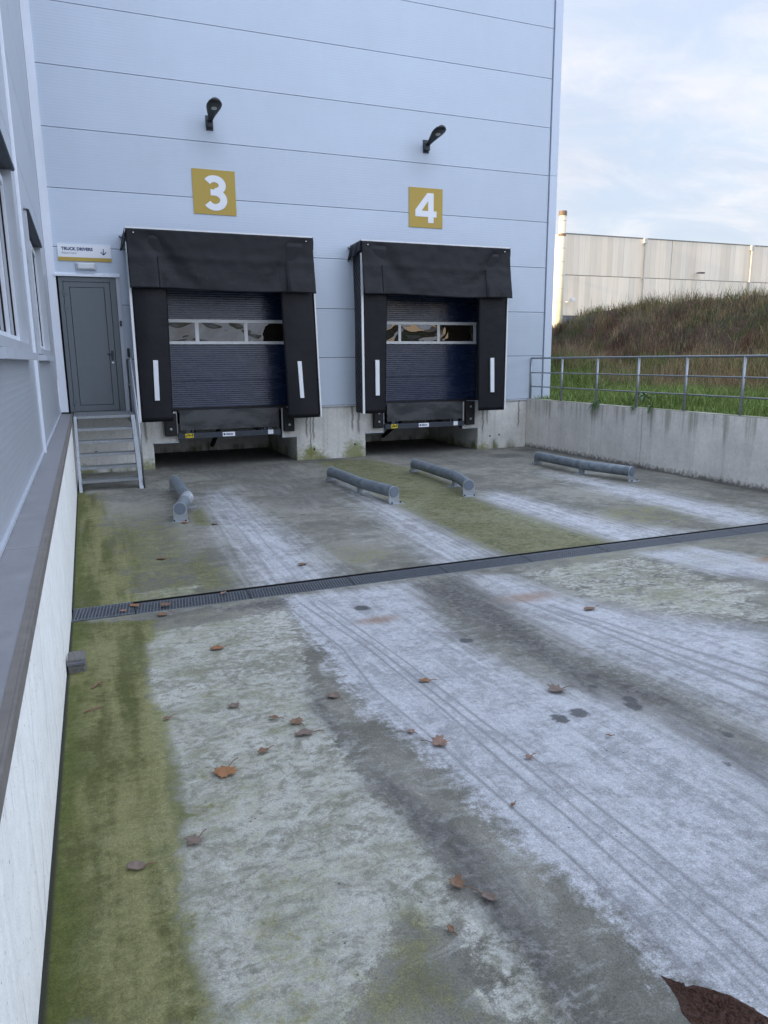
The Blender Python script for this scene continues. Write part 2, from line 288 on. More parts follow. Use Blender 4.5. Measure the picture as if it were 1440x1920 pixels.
# ------------------------------------------------------------------ court floor
ZG = -1.15; DR0, DR1 = -8.42, -8.77; RAMP = .065
def gz(y): return ZG if y > DR1 else ZG + RAMP * (DR1 - y)
MASKS = {"moss":[[1,0.12,[[0.89,-8.81],[1.57,-9.01],[1.4,-9.74],[1.38,-10.67],[1.42,-11.1],[1.42,-11.75],[1.4,-12.1],[1.35,-12.4],[1.32,-12.69],[1.34,-12.99],[1.37,-13.3],[0.88,-13.08],[0.87,-11.75],[0.87,-9.26]]],[1,0.3,[[0.82,-2.49],[1.22,-2.41],[1.24,-4.82],[1.36,-6.65],[1.41,-7.76],[1.57,-8.52],[0.87,-8.52]]],[0.9,0.3,[[5.53,-0.29],[6.7,-0.39],[7.03,-2.65],[6.65,-5.2],[6.6,-6.9],[6.68,-8.57],[5.64,-8.56],[5.16,-8.47],[5.14,-7.25],[5.25,-5.69],[5.25,-3.16]]],[0.7,0.3,[[1.73,-7.28],[2.4,-6.59],[2.46,-8.4],[1.85,-8.56]]],[1,0.15,[[2.36,-4.77],[2.6,-4.26],[2.55,-5.59],[2.33,-5.49]]],[0.5,0.4,[[7.56,-6.55],[9.01,-6.78],[8.84,-7.93],[7.83,-8.31],[7.36,-7.6]]],[0.4,0.5,[[4.91,-9.08],[6.64,-8.92],[6.41,-10.74],[5.67,-11.37],[5.06,-10.73],[4.9,-9.89]]],[0.62,0.15,[[2.02,-12.85],[2.05,-12.99],[2.14,-13.09],[2.1,-13.29],[2.1,-13.45],[2.14,-13.64],[1.66,-13.43],[1.81,-13.25],[1.94,-13.06]]],[0.4,0.4,[[3.62,-6.86],[4.57,-7.84],[4.4,-8.47],[3.33,-8.51],[3.32,-7.01]]],[0.35,0.4,[[1.52,-3.76],[2.21,-4.5],[2.43,-7.13],[2.25,-8.13],[1.63,-8.39],[1.43,-6.92]]]],"lane":[[1,0.38,[[2.71,-3.37],[3.19,-2.78],[3.25,-4.98],[3.32,-7.01],[3.28,-8.49],[2.53,-8.53],[2.62,-6.41]]],[1,0.38,[[5.16,-3.12],[5.3,-4.32],[5.09,-6.74],[5.19,-8.43],[4.4,-8.58],[4.66,-6.71]]],[1,0.38,[[6.58,-5.42],[7.19,-4.94],[7.35,-6.45],[7.38,-7.78],[7.79,-8.44],[6.76,-8.61],[6.52,-7.15]]],[1,0.38,[[8.93,-3.56],[9.25,-4.42],[9.44,-5.72],[9.42,-7.19],[9.41,-8.19],[9.02,-8.53],[8.65,-8.36],[8.66,-6.61]]],[1,0.2,[[2.65,-8.89],[3.89,-8.92],[3.5,-10.64],[3.57,-11.48],[3.82,-12.13],[3.9,-13.04],[2.74,-13.96],[2.6,-13.63],[2.63,-13.37],[2.6,-13.02],[2.56,-12.51],[2.54,-12.0],[2.48,-11.47],[2.53,-10.64]]],[1,0.25,[[4.48,-8.89],[4.85,-9.18],[4.83,-10.06],[5.06,-10.73],[5.64,-11.57],[4.18,-12.76],[4.24,-12.1],[4.15,-11.24],[4.26,-10.12]]],[1,0.2,[[6.53,-8.96],[7.32,-9.0],[7.5,-10.06],[6.84,-10.6],[6.51,-10.01]]]],"dark":[[0.8,0.25,[[3.76,-8.96],[4.52,-8.83],[4.25,-10.46],[4.09,-11.32],[4.16,-11.97],[4.09,-12.84],[3.61,-13.22],[3.81,-12.35],[3.66,-11.63],[3.69,-10.61]]],[0.9,0.12,[[2.34,-10.54],[2.31,-11.13],[2.26,-11.99],[2.37,-12.37],[2.42,-12.93],[2.38,-13.31],[2.34,-13.56],[2.29,-13.71],[2.19,-13.67],[2.23,-13.39],[2.25,-12.96],[2.18,-12.59],[2.19,-11.95],[2.19,-11.32]]],[0.55,0.4,[[2.4,-0.05],[5.22,-0.14],[4.91,-2.68],[4.76,-5.26],[3.67,-5.17],[3.28,-2.23]]],[0.8,0.1,[[2.03,-8.9],[2.7,-8.87],[2.67,-9.16],[2.08,-9.11]]],[0.5,0.3,[[7.03,0.46],[9.55,-0.24],[9.67,-1.85],[8.1,-2.79],[7.29,-1.59]]],[0.4,0.3,[[1.29,-0.96],[2.48,-1.2],[2.39,-3.22],[1.39,-3.25]]],[0.45,0.3,[[8.79,-7.52],[10.69,-7.09],[10.01,-7.68],[9.79,-5.31],[9.43,-2.62],[10.21,-1.12],[10.29,-3.21]]]],"pale":[[1,0.12,[[1.54,-9.47],[2.49,-9.33],[2.31,-10.63],[2.11,-11.79],[2.15,-12.36],[2.16,-12.92],[2.12,-13.14],[2.02,-12.85],[1.87,-13.13],[1.56,-13.39],[1.37,-13.3],[1.33,-12.89],[1.37,-12.26],[1.42,-11.64],[1.4,-10.67]]],[0.9,0.1,[[1.27,-8.23],[1.94,-8.18],[1.75,-8.6],[1.3,-8.59]]],[0.6,0.3,[[4.91,-9.08],[6.64,-8.92],[6.41,-10.74],[5.67,-11.37],[5.06,-10.73],[4.9,-9.89]]],[0.7,0.15,[[2.15,-13.1],[2.13,-13.3],[2.11,-13.5],[2.15,-13.65],[2.24,-13.69],[2.28,-13.42],[2.27,-13.12]]]]}
LINES = [[[2.61,-9.12],[2.69,-10.41],[2.62,-11.2],[2.66,-12.06],[2.67,-12.55],[2.69,-13.02],[2.69,-13.4],[2.68,-13.66],[2.68,-13.92]],[[2.74,-9.1],[2.85,-10.5],[2.86,-11.66],[2.84,-12.32],[2.84,-12.82],[2.82,-13.27],[2.82,-13.59],[2.8,-13.85]],[[2.83,-9.11],[2.91,-10.65],[2.92,-11.8],[2.92,-12.42],[2.91,-12.89],[2.92,-13.27],[2.9,-13.52],[2.88,-13.78]],[[2.92,-9.12],[2.98,-10.87],[2.98,-11.87],[3.0,-12.51],[3.0,-13.01],[2.99,-13.35],[2.99,-13.69]],[[4.46,-10.14],[4.58,-10.87],[4.62,-11.48],[4.7,-12.2]],[[4.57,-10.2],[4.68,-10.87],[4.75,-11.49],[4.87,-12.09]],[[4.44,-9.84],[4.49,-10.74],[4.5,-11.36],[4.54,-12.33]],[[2.69,-4.3],[2.57,-6.67],[2.46,-8.4]],[[2.9,-3.95],[2.8,-6.77],[2.71,-8.42]],[[3.09,-3.8],[2.97,-6.85],[2.92,-8.42]],[[4.99,-4.17],[4.84,-6.63],[4.69,-8.38]],[[5.22,-4.28],[5.09,-6.74],[5.06,-8.3]]]
def sdist(poly, X, Y):          # signed distance, positive inside
    n = len(poly); best = np.full(X.shape, 1e9); ins = np.zeros(X.shape, bool)
    for i in range(n):
        ax, ay = poly[i]; bx, by = poly[(i + 1) % n]; ex, ey = bx - ax, by - ay
        t = np.clip(((X - ax) * ex + (Y - ay) * ey) / (ex * ex + ey * ey + 1e-12), 0, 1)
        best = np.minimum(best, (X - ax - t * ex) ** 2 + (Y - ay - t * ey) ** 2)
        c = ((ay > Y) != (by > Y)) & (X < (bx - ax) * (Y - ay) / (by - ay + 1e-12) + ax); ins ^= c
    d = np.sqrt(best); return np.where(ins, d, -d)
def ldist(pl, X, Y):
    best = np.full(X.shape, 1e9)
    for (ax, ay), (bx, by) in zip(pl[:-1], pl[1:]):
        ex, ey = bx - ax, by - ay; t = np.clip(((X - ax) * ex + (Y - ay) * ey) / (ex * ex + ey * ey + 1e-12), 0, 1)
        best = np.minimum(best, (X - ax - t * ex) ** 2 + (Y - ay - t * ey) ** 2)
    return np.sqrt(best)
def floor_mesh(name, xs, ys, mat_):
    X, Y = np.meshgrid(xs, ys); nx, ny = len(xs), len(ys)
    Z = np.where(Y > DR1, ZG, ZG + RAMP * (DR1 - Y)); Z = Z + (X - .89) * 0
    me = bpy.data.meshes.new(name); V = np.stack([X, Y, Z], -1).reshape(-1, 3)
    idx = np.arange(nx * ny).reshape(ny, nx); F = np.stack([idx[:-1, :-1], idx[1:, :-1], idx[1:, 1:], idx[:-1, 1:]], -1).reshape(-1, 4)[:, ::-1]
    me.from_pydata(V.tolist(), [], F.tolist()); me.update()
    def lay(k):
        a = np.zeros(X.shape)
        for w, s, pl in MASKS[k]: a = np.maximum(a, w * np.clip(.5 + (sdist(pl, X, Y) + (.07 if k == 'pale' else 0)) / (2 * s), 0, 1))
        return a
    moss, lane, dark, pale = lay('moss'), lay('lane'), lay('dark'), lay('pale')
    lane = np.where(Y > DR0, lane * np.clip(.62 + (-2.4 - Y) / 9, .5, 1), lane)
    moss = np.maximum(moss, np.clip(1 - (X - .89) / .22, 0, 1) * (Y < -2))
    # lanes run on outside the frame
    lane = np.maximum(lane, np.where((Y < -13.2) & (X > 2.7), np.clip((X - 2.6) / .3, 0, 1) * np.clip((-13.2 - Y) / .6, 0, 1), 0))
    line = np.zeros(X.shape)
    for pl in LINES: line = np.maximum(line, np.exp(-(ldist(pl, X, Y) / (.009 if pl[0][0] < 4 and pl[0][1] < -9 else .018)) ** 2) * (.95 if pl[0][1] < -9 else .5))
    rust = np.zeros(X.shape)
    for (a, b, r) in [(3.16, -9.91, .30), (4.55, -9.91, .42), (7.5, -9.87, .4)]: rust = np.maximum(rust, np.clip(1.2 - np.hypot((X - a) , (Y - b) * 1.8) / r, 0, 1))
    wet = np.zeros(X.shape)
    for (a, b, r) in [(3.54, -10.68, .05), (3.36, -12.04, .045), (3.5, -12.03, .05), (3.82, -12.09, .05), (3.9, -11.63, .04), (3.8, -11.76, .03), (4.0, -12.56, .03), (3.76, -12.78, .025), (3.17, -9.53, .07), (3.86, -12.0, .04)]:
        wet = np.maximum(wet, np.clip(1.6 - np.hypot(X - a, (Y - b) * .8) / r, 0, 1))
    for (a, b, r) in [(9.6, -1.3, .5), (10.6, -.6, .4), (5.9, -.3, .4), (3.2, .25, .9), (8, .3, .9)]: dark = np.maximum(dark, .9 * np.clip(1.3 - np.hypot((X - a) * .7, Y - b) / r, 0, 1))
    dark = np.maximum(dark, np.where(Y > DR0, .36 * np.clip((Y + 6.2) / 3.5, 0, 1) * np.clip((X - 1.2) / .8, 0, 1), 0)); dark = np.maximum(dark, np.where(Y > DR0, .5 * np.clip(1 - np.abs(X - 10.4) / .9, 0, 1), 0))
    moss = np.maximum(moss, np.where(Y < DR0, .36 * np.clip((2.6 - X) / .5, 0, 1), .60 * np.clip((2.6 - X) / .7, 0, 1) * np.clip((-2.6 - Y) / 3, 0, 1)))
    moss = np.maximum(moss, np.where((Y < DR0) & (Y > -10.4), .34 * np.clip((X - 4.9) / .5, 0, 1), 0))
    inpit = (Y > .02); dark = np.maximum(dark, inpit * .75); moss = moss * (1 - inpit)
    for nm, ch in (('stain_a', (moss, lane, dark)), ('stain_b', (pale, line, rust)), ('stain_c', (wet, wet * 0, wet * 0))):
        at = me.attributes.new(nm, 'FLOAT_COLOR', 'POINT')
        at.data.foreach_set('color', np.stack([*ch, np.ones(X.shape)], -1).reshape(-1).astype(np.float32))
    return tag(link(name, me, mat_), kind='structure')
def m_floor():
    m, g, b = mat('court_concrete'); P = g.pos(); x, y, z = g.sep(P)
    A = g.node('ShaderNodeSeparateColor', {0: g.node('ShaderNodeAttribute', attribute_name='stain_a').outputs['Color']}).outputs
    B = g.node('ShaderNodeSeparateColor', {0: g.node('ShaderNodeAttribute', attribute_name='stain_b').outputs['Color']}).outputs
    C = g.node('ShaderNodeSeparateColor', {0: g.node('ShaderNodeAttribute', attribute_name='stain_c').outputs['Color']}).outputs
    big = g.noise(P, .9, 8, .64, .5); mid = g.noise(P, 4.5, 8, .66, .7); fine = g.noise(P, 24, 7, .68); gr = g.noise(P, 190, 4, .75)
    smear = g.noise(g.mapv(P, (2.6, 7, 1), (0, 0, 0), (0, 0, .5)), 1.1, 8, .7, 1.3)     # brushed blotches
    streak = g.noise(g.mapv(P, (13, .5, 1)), 1, 7, .66); streak2 = g.noise(g.mapv(P, (55, 1.1, 1)), 1, 5, .6)
    ctr = lambda n, a: g.m('MULTIPLY', g.m('SUBTRACT', n, .5), a)
    add = lambda *v: v[0] if len(v) == 1 else g.m('ADD', v[0], add(*v[1:]))
    c = g.mix(g.step(add(big, ctr(mid, .6)), .35, .68), (.145, .143, .12), (.27, .263, .225))
    c = g.mix(g.m('MULTIPLY', g.step(smear, .52, .66), .38), c, (.40, .405, .39))
    # pale leached crust
    pf = g.step(add(B[0], ctr(mid, .9), ctr(smear, .6), ctr(fine, .7), ctr(gr, .25)), .40, .62)
    blot = g.noise(P, 7.5, 9, .72, 1.6)
    pc = g.mix(g.step(add(blot, ctr(fine, .6), ctr(big, .5), ctr(smear, .5)), .32, .70), (.235, .235, .185), (.53, .53, .485)); pc = g.mix(g.m('MULTIPLY', g.step(add(mid, ctr(fine, .8)), .60, .70), .55), pc, (.235, .23, .195))
    c = g.mix(g.m('MULTIPLY', pf, .9), c, pc)
    # driven, washed lanes
    lraw = add(A[1], ctr(streak, .6), ctr(mid, .8), ctr(fine, .7), ctr(gr, .25), ctr(big, .35)); onpad = g.step(y, -8.7, -8.5)
    lsoft = add(A[1], ctr(streak, .75), ctr(mid, .3), ctr(big, .4), ctr(smear, .25)); crust = g.m('MULTIPLY', g.step(x, 3.15, 2.75), g.m('SUBTRACT', 1., onpad))
    lf = g.m('ADD', g.m('MULTIPLY', g.step(lraw, .30, .68), crust), g.m('MULTIPLY', g.step(lsoft, .02, 1.0), g.m('SUBTRACT', 1., crust)))
    lc = g.mix(g.step(add(mid, ctr(streak, .7), ctr(streak2, .35), ctr(fine, .6)), .30, .68), (.335, .342, .36), (.52, .533, .56)); lc = g.mix(g.m('MULTIPLY', g.step(add(streak2, ctr(mid, .7)), .56, .70), .28), lc, (.27, .275, .29))
    c = g.mix(g.m('MULTIPLY', lf, .93), c, lc)
    # tyre grime
    c = g.mix(g.m('MULTIPLY', g.m('MULTIPLY', A[2], g.m('SUBTRACT', 1., onpad)), g.m('MULTIPLY', g.step(add(blot, ctr(fine, .8), ctr(mid, .5)), .50, .62), .75)), c, (.43, .44, .42))      # crust scraps showing through the grime
    df = g.step(add(A[2], ctr(g.noise(g.mapv(P, (9, 1.6, 1), (0, 0, 0), (0, 0, -.25)), 1, 6, .65, .6), 1.1), ctr(big, .6), ctr(mid, .7), ctr(fine, .5), ctr(blot, .5), ctr(gr, .2)), .26, .90)
    c = g.mix(g.m('MULTIPLY', df, .84), c, g.mix(g.step(add(fine, ctr(blot, .8)), .3, .7), (.045, .044, .044), (.145, .14, .134)))
    # algae, in bands that follow the wall and the lanes
    nearwall = g.step(x, 1.75, 1.45); band = g.m('ADD', g.m('MULTIPLY', g.noise(g.mapv(P, (5.5, .55, 1), (3, 0, 0)), 1, 6, .6, .4), nearwall), g.m('MULTIPLY', blot, g.m('SUBTRACT', 1., nearwall)))
    mf = g.step(add(A[0], ctr(big, .8), ctr(mid, .8), ctr(fine, .7), ctr(blot, .4), ctr(gr, .25)), .30, .68)
    mc = g.mix(g.step(add(band, ctr(mid, .45), ctr(fine, .4)), .34, .66), (.076, .082, .012), (.21, .204, .078))
    mc = g.mix(g.m('MULTIPLY', g.step(blot, .6, .74), .5), mc, (.25, .245, .16)); mc = g.mix(g.m('MULTIPLY', g.step(add(mid, ctr(blot, .8)), .56, .7), .55), mc, (.085, .10, .018))
    c = g.mix(g.m('MULTIPLY', mf, g.rng(nearwall, 0, 1, .66, .88)), c, mc)
    edge = g.step(g.m('ADD', x, ctr(mid, .25)), 1.08, .92); c = g.mix(g.m('MULTIPLY', g.m('MULTIPLY', edge, g.step(add(mid, ctr(big, .5)), .36, .55)), .75), c, (.062, .082, .010))
    c = g.mix(g.m('MULTIPLY', g.m('MULTIPLY', B[1], .66), g.step(add(fine, ctr(mid, 1.2)), .12, .58)), c, (.15, .15, .155))
    c = g.mix(g.m('MULTIPLY', g.step(add(B[2], ctr(fine, 1.3), ctr(blot, .9)), .25, 1.15), .68), c, (.26, .145, .075))
    wf = g.step(add(C[0], ctr(fine, 1.0), ctr(blot, 1.6)), .5, .85); c = g.mix(g.m('MULTIPLY', wf, .85), c, (.05, .052, .055))
    # speckle: exposed sand grains and tiny dark pits
    sand = g.noise(P, 95, 5, .8); k = g.m('MULTIPLY', g.m('MULTIPLY', g.rng(gr, .28, .72, .72, 1.28), g.rng(sand, .3, .7, .76, 1.24)), g.rng(fine, .3, .7, .9, 1.1))
    c = g.mix(1, c, g.node('ShaderNodeCombineXYZ', {0: k, 1: k, 2: k}).outputs[0], 'MULTIPLY')
    vo = g.node('ShaderNodeTexVoronoi', {'Vector': g.mapv(P, (1, 1, 1)), 'Scale': 21.0}).outputs
    sp = g.m('MULTIPLY', g.step(vo['Distance'], .13, .07), g.step(g.noise(P, 7, 2), .6, .63)); c = g.mix(g.m('MULTIPLY', sp, .75), c, (.06, .055, .045))
    c = g.mix(g.step(x, .918, .900), c, (.035, .035, .025))                   # soil in the joint at the foot of the wall
    g.put(b.inputs['Base Color'], c); g.put(b.inputs['Roughness'], g.m('SUBTRACT', g.m('SUBTRACT', .92, g.m('MULTIPLY', wf, .5)), g.m('MULTIPLY', df, .15))); g.put(b.inputs['Specular IOR Level'], .3)
    bump(g, b, add(g.m('MULTIPLY', gr, .5), g.m('MULTIPLY', fine, .5), g.m('MULTIPLY', mid, .9)), .007); return m
M['floor'] = m_floor()
def steps(a, b, n): return np.linspace(a, b, n + 1)
xs = np.unique(np.concatenate([steps(.86, 1.6, 25), steps(1.6, 2.5, 40), steps(2.5, 3.08, 110), steps(3.08, 4.2, 50), steps(4.2, 5.3, 70), steps(5.3, 10.95, 90)]))
floor_mesh('dock_floor', xs, np.concatenate([steps(3.0, 0, 10), steps(0, DR0, 150)[1:]]), M['floor'])
ramp = floor_mesh('truck_ramp', xs, np.concatenate([steps(DR1, -10.5, 60), steps(-10.5, -14.4, 260)[1:], steps(-14.4, -27, 25)[1:]]), M['floor'])
MB().box(.85, 11, -40, -27, -.2, gz(-27)).build('yard_paving', M['rwall']); tag(bpy.data.objects['yard_paving'], kind='structure')

# ------------------------------------------------------------------ drain
dr = thing('drain_channel', (.9, (DR0 + DR1) / 2, ZG), 'long galvanised grating drain channel crossing the concrete floor', 'drain')
MB().box(.87, 10.95, DR1, DR0, ZG - .2, ZG - .16).box(.87, 10.95, DR0, DR0 + .02, ZG - .2, ZG - .002).box(.87, 10.95, DR1 - .02, DR1, ZG - .2, ZG - .002).build('channel', M['dark_gap'], dr)
x = .9; k = 0
while x < 10.9:
    L = .5 if k == 0 else 1.0; L = min(L, 10.92 - x); up = .012 if k == 0 else 0
    zt = ZG - .006 + up; mb = MB(); h = .022
    for yy in (DR1 + .02, DR0 - .02 if k == 0 else DR0 - .05): mb.box(x + .004, x + L - .004, yy - .006, yy + .006, zt - h, zt)
    n = 6
    y0, y1 = DR1 + .026, (DR0 - .026 if k == 0 else DR0 - .056)
    for i in range(n): 
        yy = y0 + (y1 - y0) * (i + .5) / n; mb.box(x + .004, x + L - .004, yy - .004, yy + .004, zt - h, zt - .001)
    q = x + .01
    while q < x + L - .035:
        mb.beam((q, y0, zt - h / 2), (q + .03, y1, zt - h / 2), .007, h - .004); q += .027
    mb.build('grating', M['grating'], dr); x += L; k += 1

# ------------------------------------------------------------------ cladding rows with openings
def clad_rows(name, u0, u1, joints, openings, face, axis, m, parent, thick=.08, gap=.0105):
    mb = MB()
    for za, zb in zip(joints[:-1], joints[1:]):
        lo, hi = za + gap / 2, zb - gap / 2
        cuts = sorted({lo, hi, *[min(max(o[2], lo), hi) for o in openings], *[min(max(o[3], lo), hi) for o in openings]})
        for a, b in zip(cuts[:-1], cuts[1:]):
            zm = (a + b) / 2; segs = [(u0, u1)]
            for o in openings:
                if o[2] < zm < o[3]: segs = [t for s in segs for t in ((s[0], min(s[1], o[0])), (max(s[0], o[1]), s[1])) if t[1] - t[0] > 1e-4]
            for s0, s1 in segs:
                if axis == 'y': mb.box(s0, s1, face, face + thick, a, b)
                else: mb.box(face - thick, face, s0, s1, a, b)
    return mb.build(name, m, parent)

DH = thing('dock_warehouse', (6, 0, -1.15), 'tall pale blue-grey clad warehouse wall with loading docks three and four', 'warehouse')
D1, D2 = (2.35, 5.27), (6.75, 9.66); DTOP = 2.75
clad_rows('cladding', .83, 11.335, [0.0] + list(range(1, 12)), [(.8, 1.87, -.1, 2.49), (D1[0], D1[1], -.1, DTOP), (D2[0], D2[1], -.1, DTOP)], 0, 'y', M['clad'], DH)
back = MB()
for a, b in ((.7, .83), (1.9, D1[0] - .05), (D1[1] + .05, D2[0] - .05), (D2[1] + .05, 11.5)): back.box(a, b, .09, .12, 0, 11)
for a, b in ((.83, 1.9),): back.box(a, b, .09, .12, 2.52, 11)
for d in (D1, D2): back.box(d[0] - .05, d[1] + .05, .09, .12, DTOP + .02, 11)
back.build('wall_backing', M['dark_gap'], DH)
MB().box(-38, 11.53, .13, 30, 10.9, 11.0).box(11.3, 11.53, .2, 30, 0, 10.9).box(-38, 11.3, 29.8, 30, 0, 10.9).box(-38, -37.8, .13, 29.8, 0, 10.9).box(-38, .685, .0, .128, -1.3, 10.9).build('roof', M['roofing'], DH)
MB().box(.695, .835, -.035, .06, .035, 11).build('corner_trim', M['trim'], DH)
MB().box(11.36, 11.56, -.03, .2, .0, .955).box(11.36, 11.555, -.028, .2, .965, 5.0).box(11.36, 11.555, -.028, .2, 5.006, 11).each('corner_trim', M['trim_side'], DH)
# base flashing and concrete plinth with the two leveller pits
fl = MB()
for a, b in ((1.9, 2.6), (5.05, 7.05), (9.35, 11.35)): fl.box(a, b, -.022, .08, -.035, -.002)
fl.each('base_flashing', M['trim_mid'], DH)
pl = MB(); zb = ZG - .3; zs = -.63
PITS = [(2.32, 5.24, 2.80, 4.92), (6.80, 9.62, 7.24, 9.20)]
x0 = .5
for (a, b, c, d) in PITS:
    pl.box(x0, a, .012, 3.2, zb, -.037); pl.box(a, c, .012, .5, zs, -.037); pl.box(d, b, .012, .5, zs, -.037)
    pl.box(a, b, 2.7, 3.2, zb, -.3); pl.box(a, b, .5, 3.2, -.3, -.037); x0 = b
pl.box(x0, 11.6, .012, 3.2, zb, -.037)
pl.build('plinth', M['plinth'], DH, bevel=.006)

# personnel door
pd = MB().box(.87, .94, -.012, .07, .03, 2.48).box(1.75, 1.85, -.012, .07, .03, 2.48).box(.94, 1.75, -.012, .07, 2.40, 2.48).box(.87, 1.85, .05, .09, -.03, .03).build('personnel_door', M['door_grey'], DH, bevel=.003)
lf = MB(); a0, a1, b0, b1 = .948, 1.742, .04, 2.392; c0, c1, d0, d1 = 1.045, 1.645, .15, 2.305
lf.box(a0, c0, -.004, .05, b0, b1).box(c1, a1, -.004, .05, b0, b1).box(c0, c1, -.004, .05, d1, b1).box(c0, c1, -.004, .05, b0, d0).box(c0 + .009, c1 - .009, .0, .045, d0 + .009, d1 - .009)
lf.build('door_leaf', M['door_grey'], pd, bevel=.002)
for z in (2.19, 1.93, .22): MB().tube([(.945, -.022, z - .05), (.945, -.022, z + .05)], .014).box(.94, 1.0, -.02, -.003, z + .005, z + .03).build('hinge', M['door_grey'], pd)
MB().box(1.67, 1.715, -.02, -.004, .98, 1.16).tube([(1.69, -.01, 1.10), (1.69, -.065, 1.10)], .012).tube([(1.70, -.06, 1.10), (1.60, -.06, 1.10)], .011).build('handle', M['navy_dark'], pd)
MB().tube([(1.692, -.004, .94), (1.692, -.03, .94)], .02, 14).build('lock_cylinder', M['white'], pd)
MB().box(.80, 1.93, -.06, 0, 2.49, 2.525).prism([(0, 2.525), (-.06, 2.525), (0, 2.56)], 0, .80, 1.93).build('drip_flashing', M['trim'], DH)
MB().box(1.856, 1.93, -.02, .05, .03, 2.486).build('door_jamb_trim', M['trim_mid'], DH)

# sectional dock doors
def sectional(d, mull, panes):
    mb = MB(); y = .2
    for a, b in ((.03, .56), (.566, 1.27), (1.77, 2.2), (2.206, 2.74)): mb.box(d[0] + .01, d[1] - .01, y, y + .05, a, b)
    o = mb.build('sectional_door', M['dock'], DH)
    f = MB().box(d[0] + .02, d[1] - .02, y - .012, y + .03, 1.28, 1.34).box(d[0] + .02, d[1] - .02, y - .012, y + .03, 1.70, 1.765)
    for a, b in mull: f.box(a, b, y - .012, y + .03, 1.34, 1.70)
    f.build('window_frame', M['white'], o, bevel=.003)
    for a, b in panes: MB().box(a, b, y + .004, y + .02, 1.34, 1.70).build('pane', M['acrylic'], o)
    MB().box(d[0] + .02, d[1] - .02, y - .02, y + .03, -.02, .028).build('bottom_seal', M['rubber'], o)
    MB().box(d[0] - .04, d[0] + .008, .12, .3, -.03, DTOP).box(d[1] - .008, d[1] + .04, .12, .3, -.03, DTOP).each('guide_track', M['navy_dark'], o)
sectional(D1, [(2.37, 2.42), (3.28, 3.355), (4.26, 4.335), (5.2, 5.25)], [(2.42, 3.28), (3.355, 4.26), (4.335, 5.2)])
sectional(D2, [(6.77, 6.82), (7.68, 7.745), (8.635, 8.70), (9.56, 9.635)], [(6.82, 7.68), (7.745, 8.635), (8.70, 9.56)])
MB().box(.8, 1.95, .095, .13, -.03, 2.55).box(2.2, 5.4, .45, .5, -.3, 2.9).box(6.6, 9.8, .45, .5, -.3, 2.9).each('door_backing', M['dark_gap'], DH)

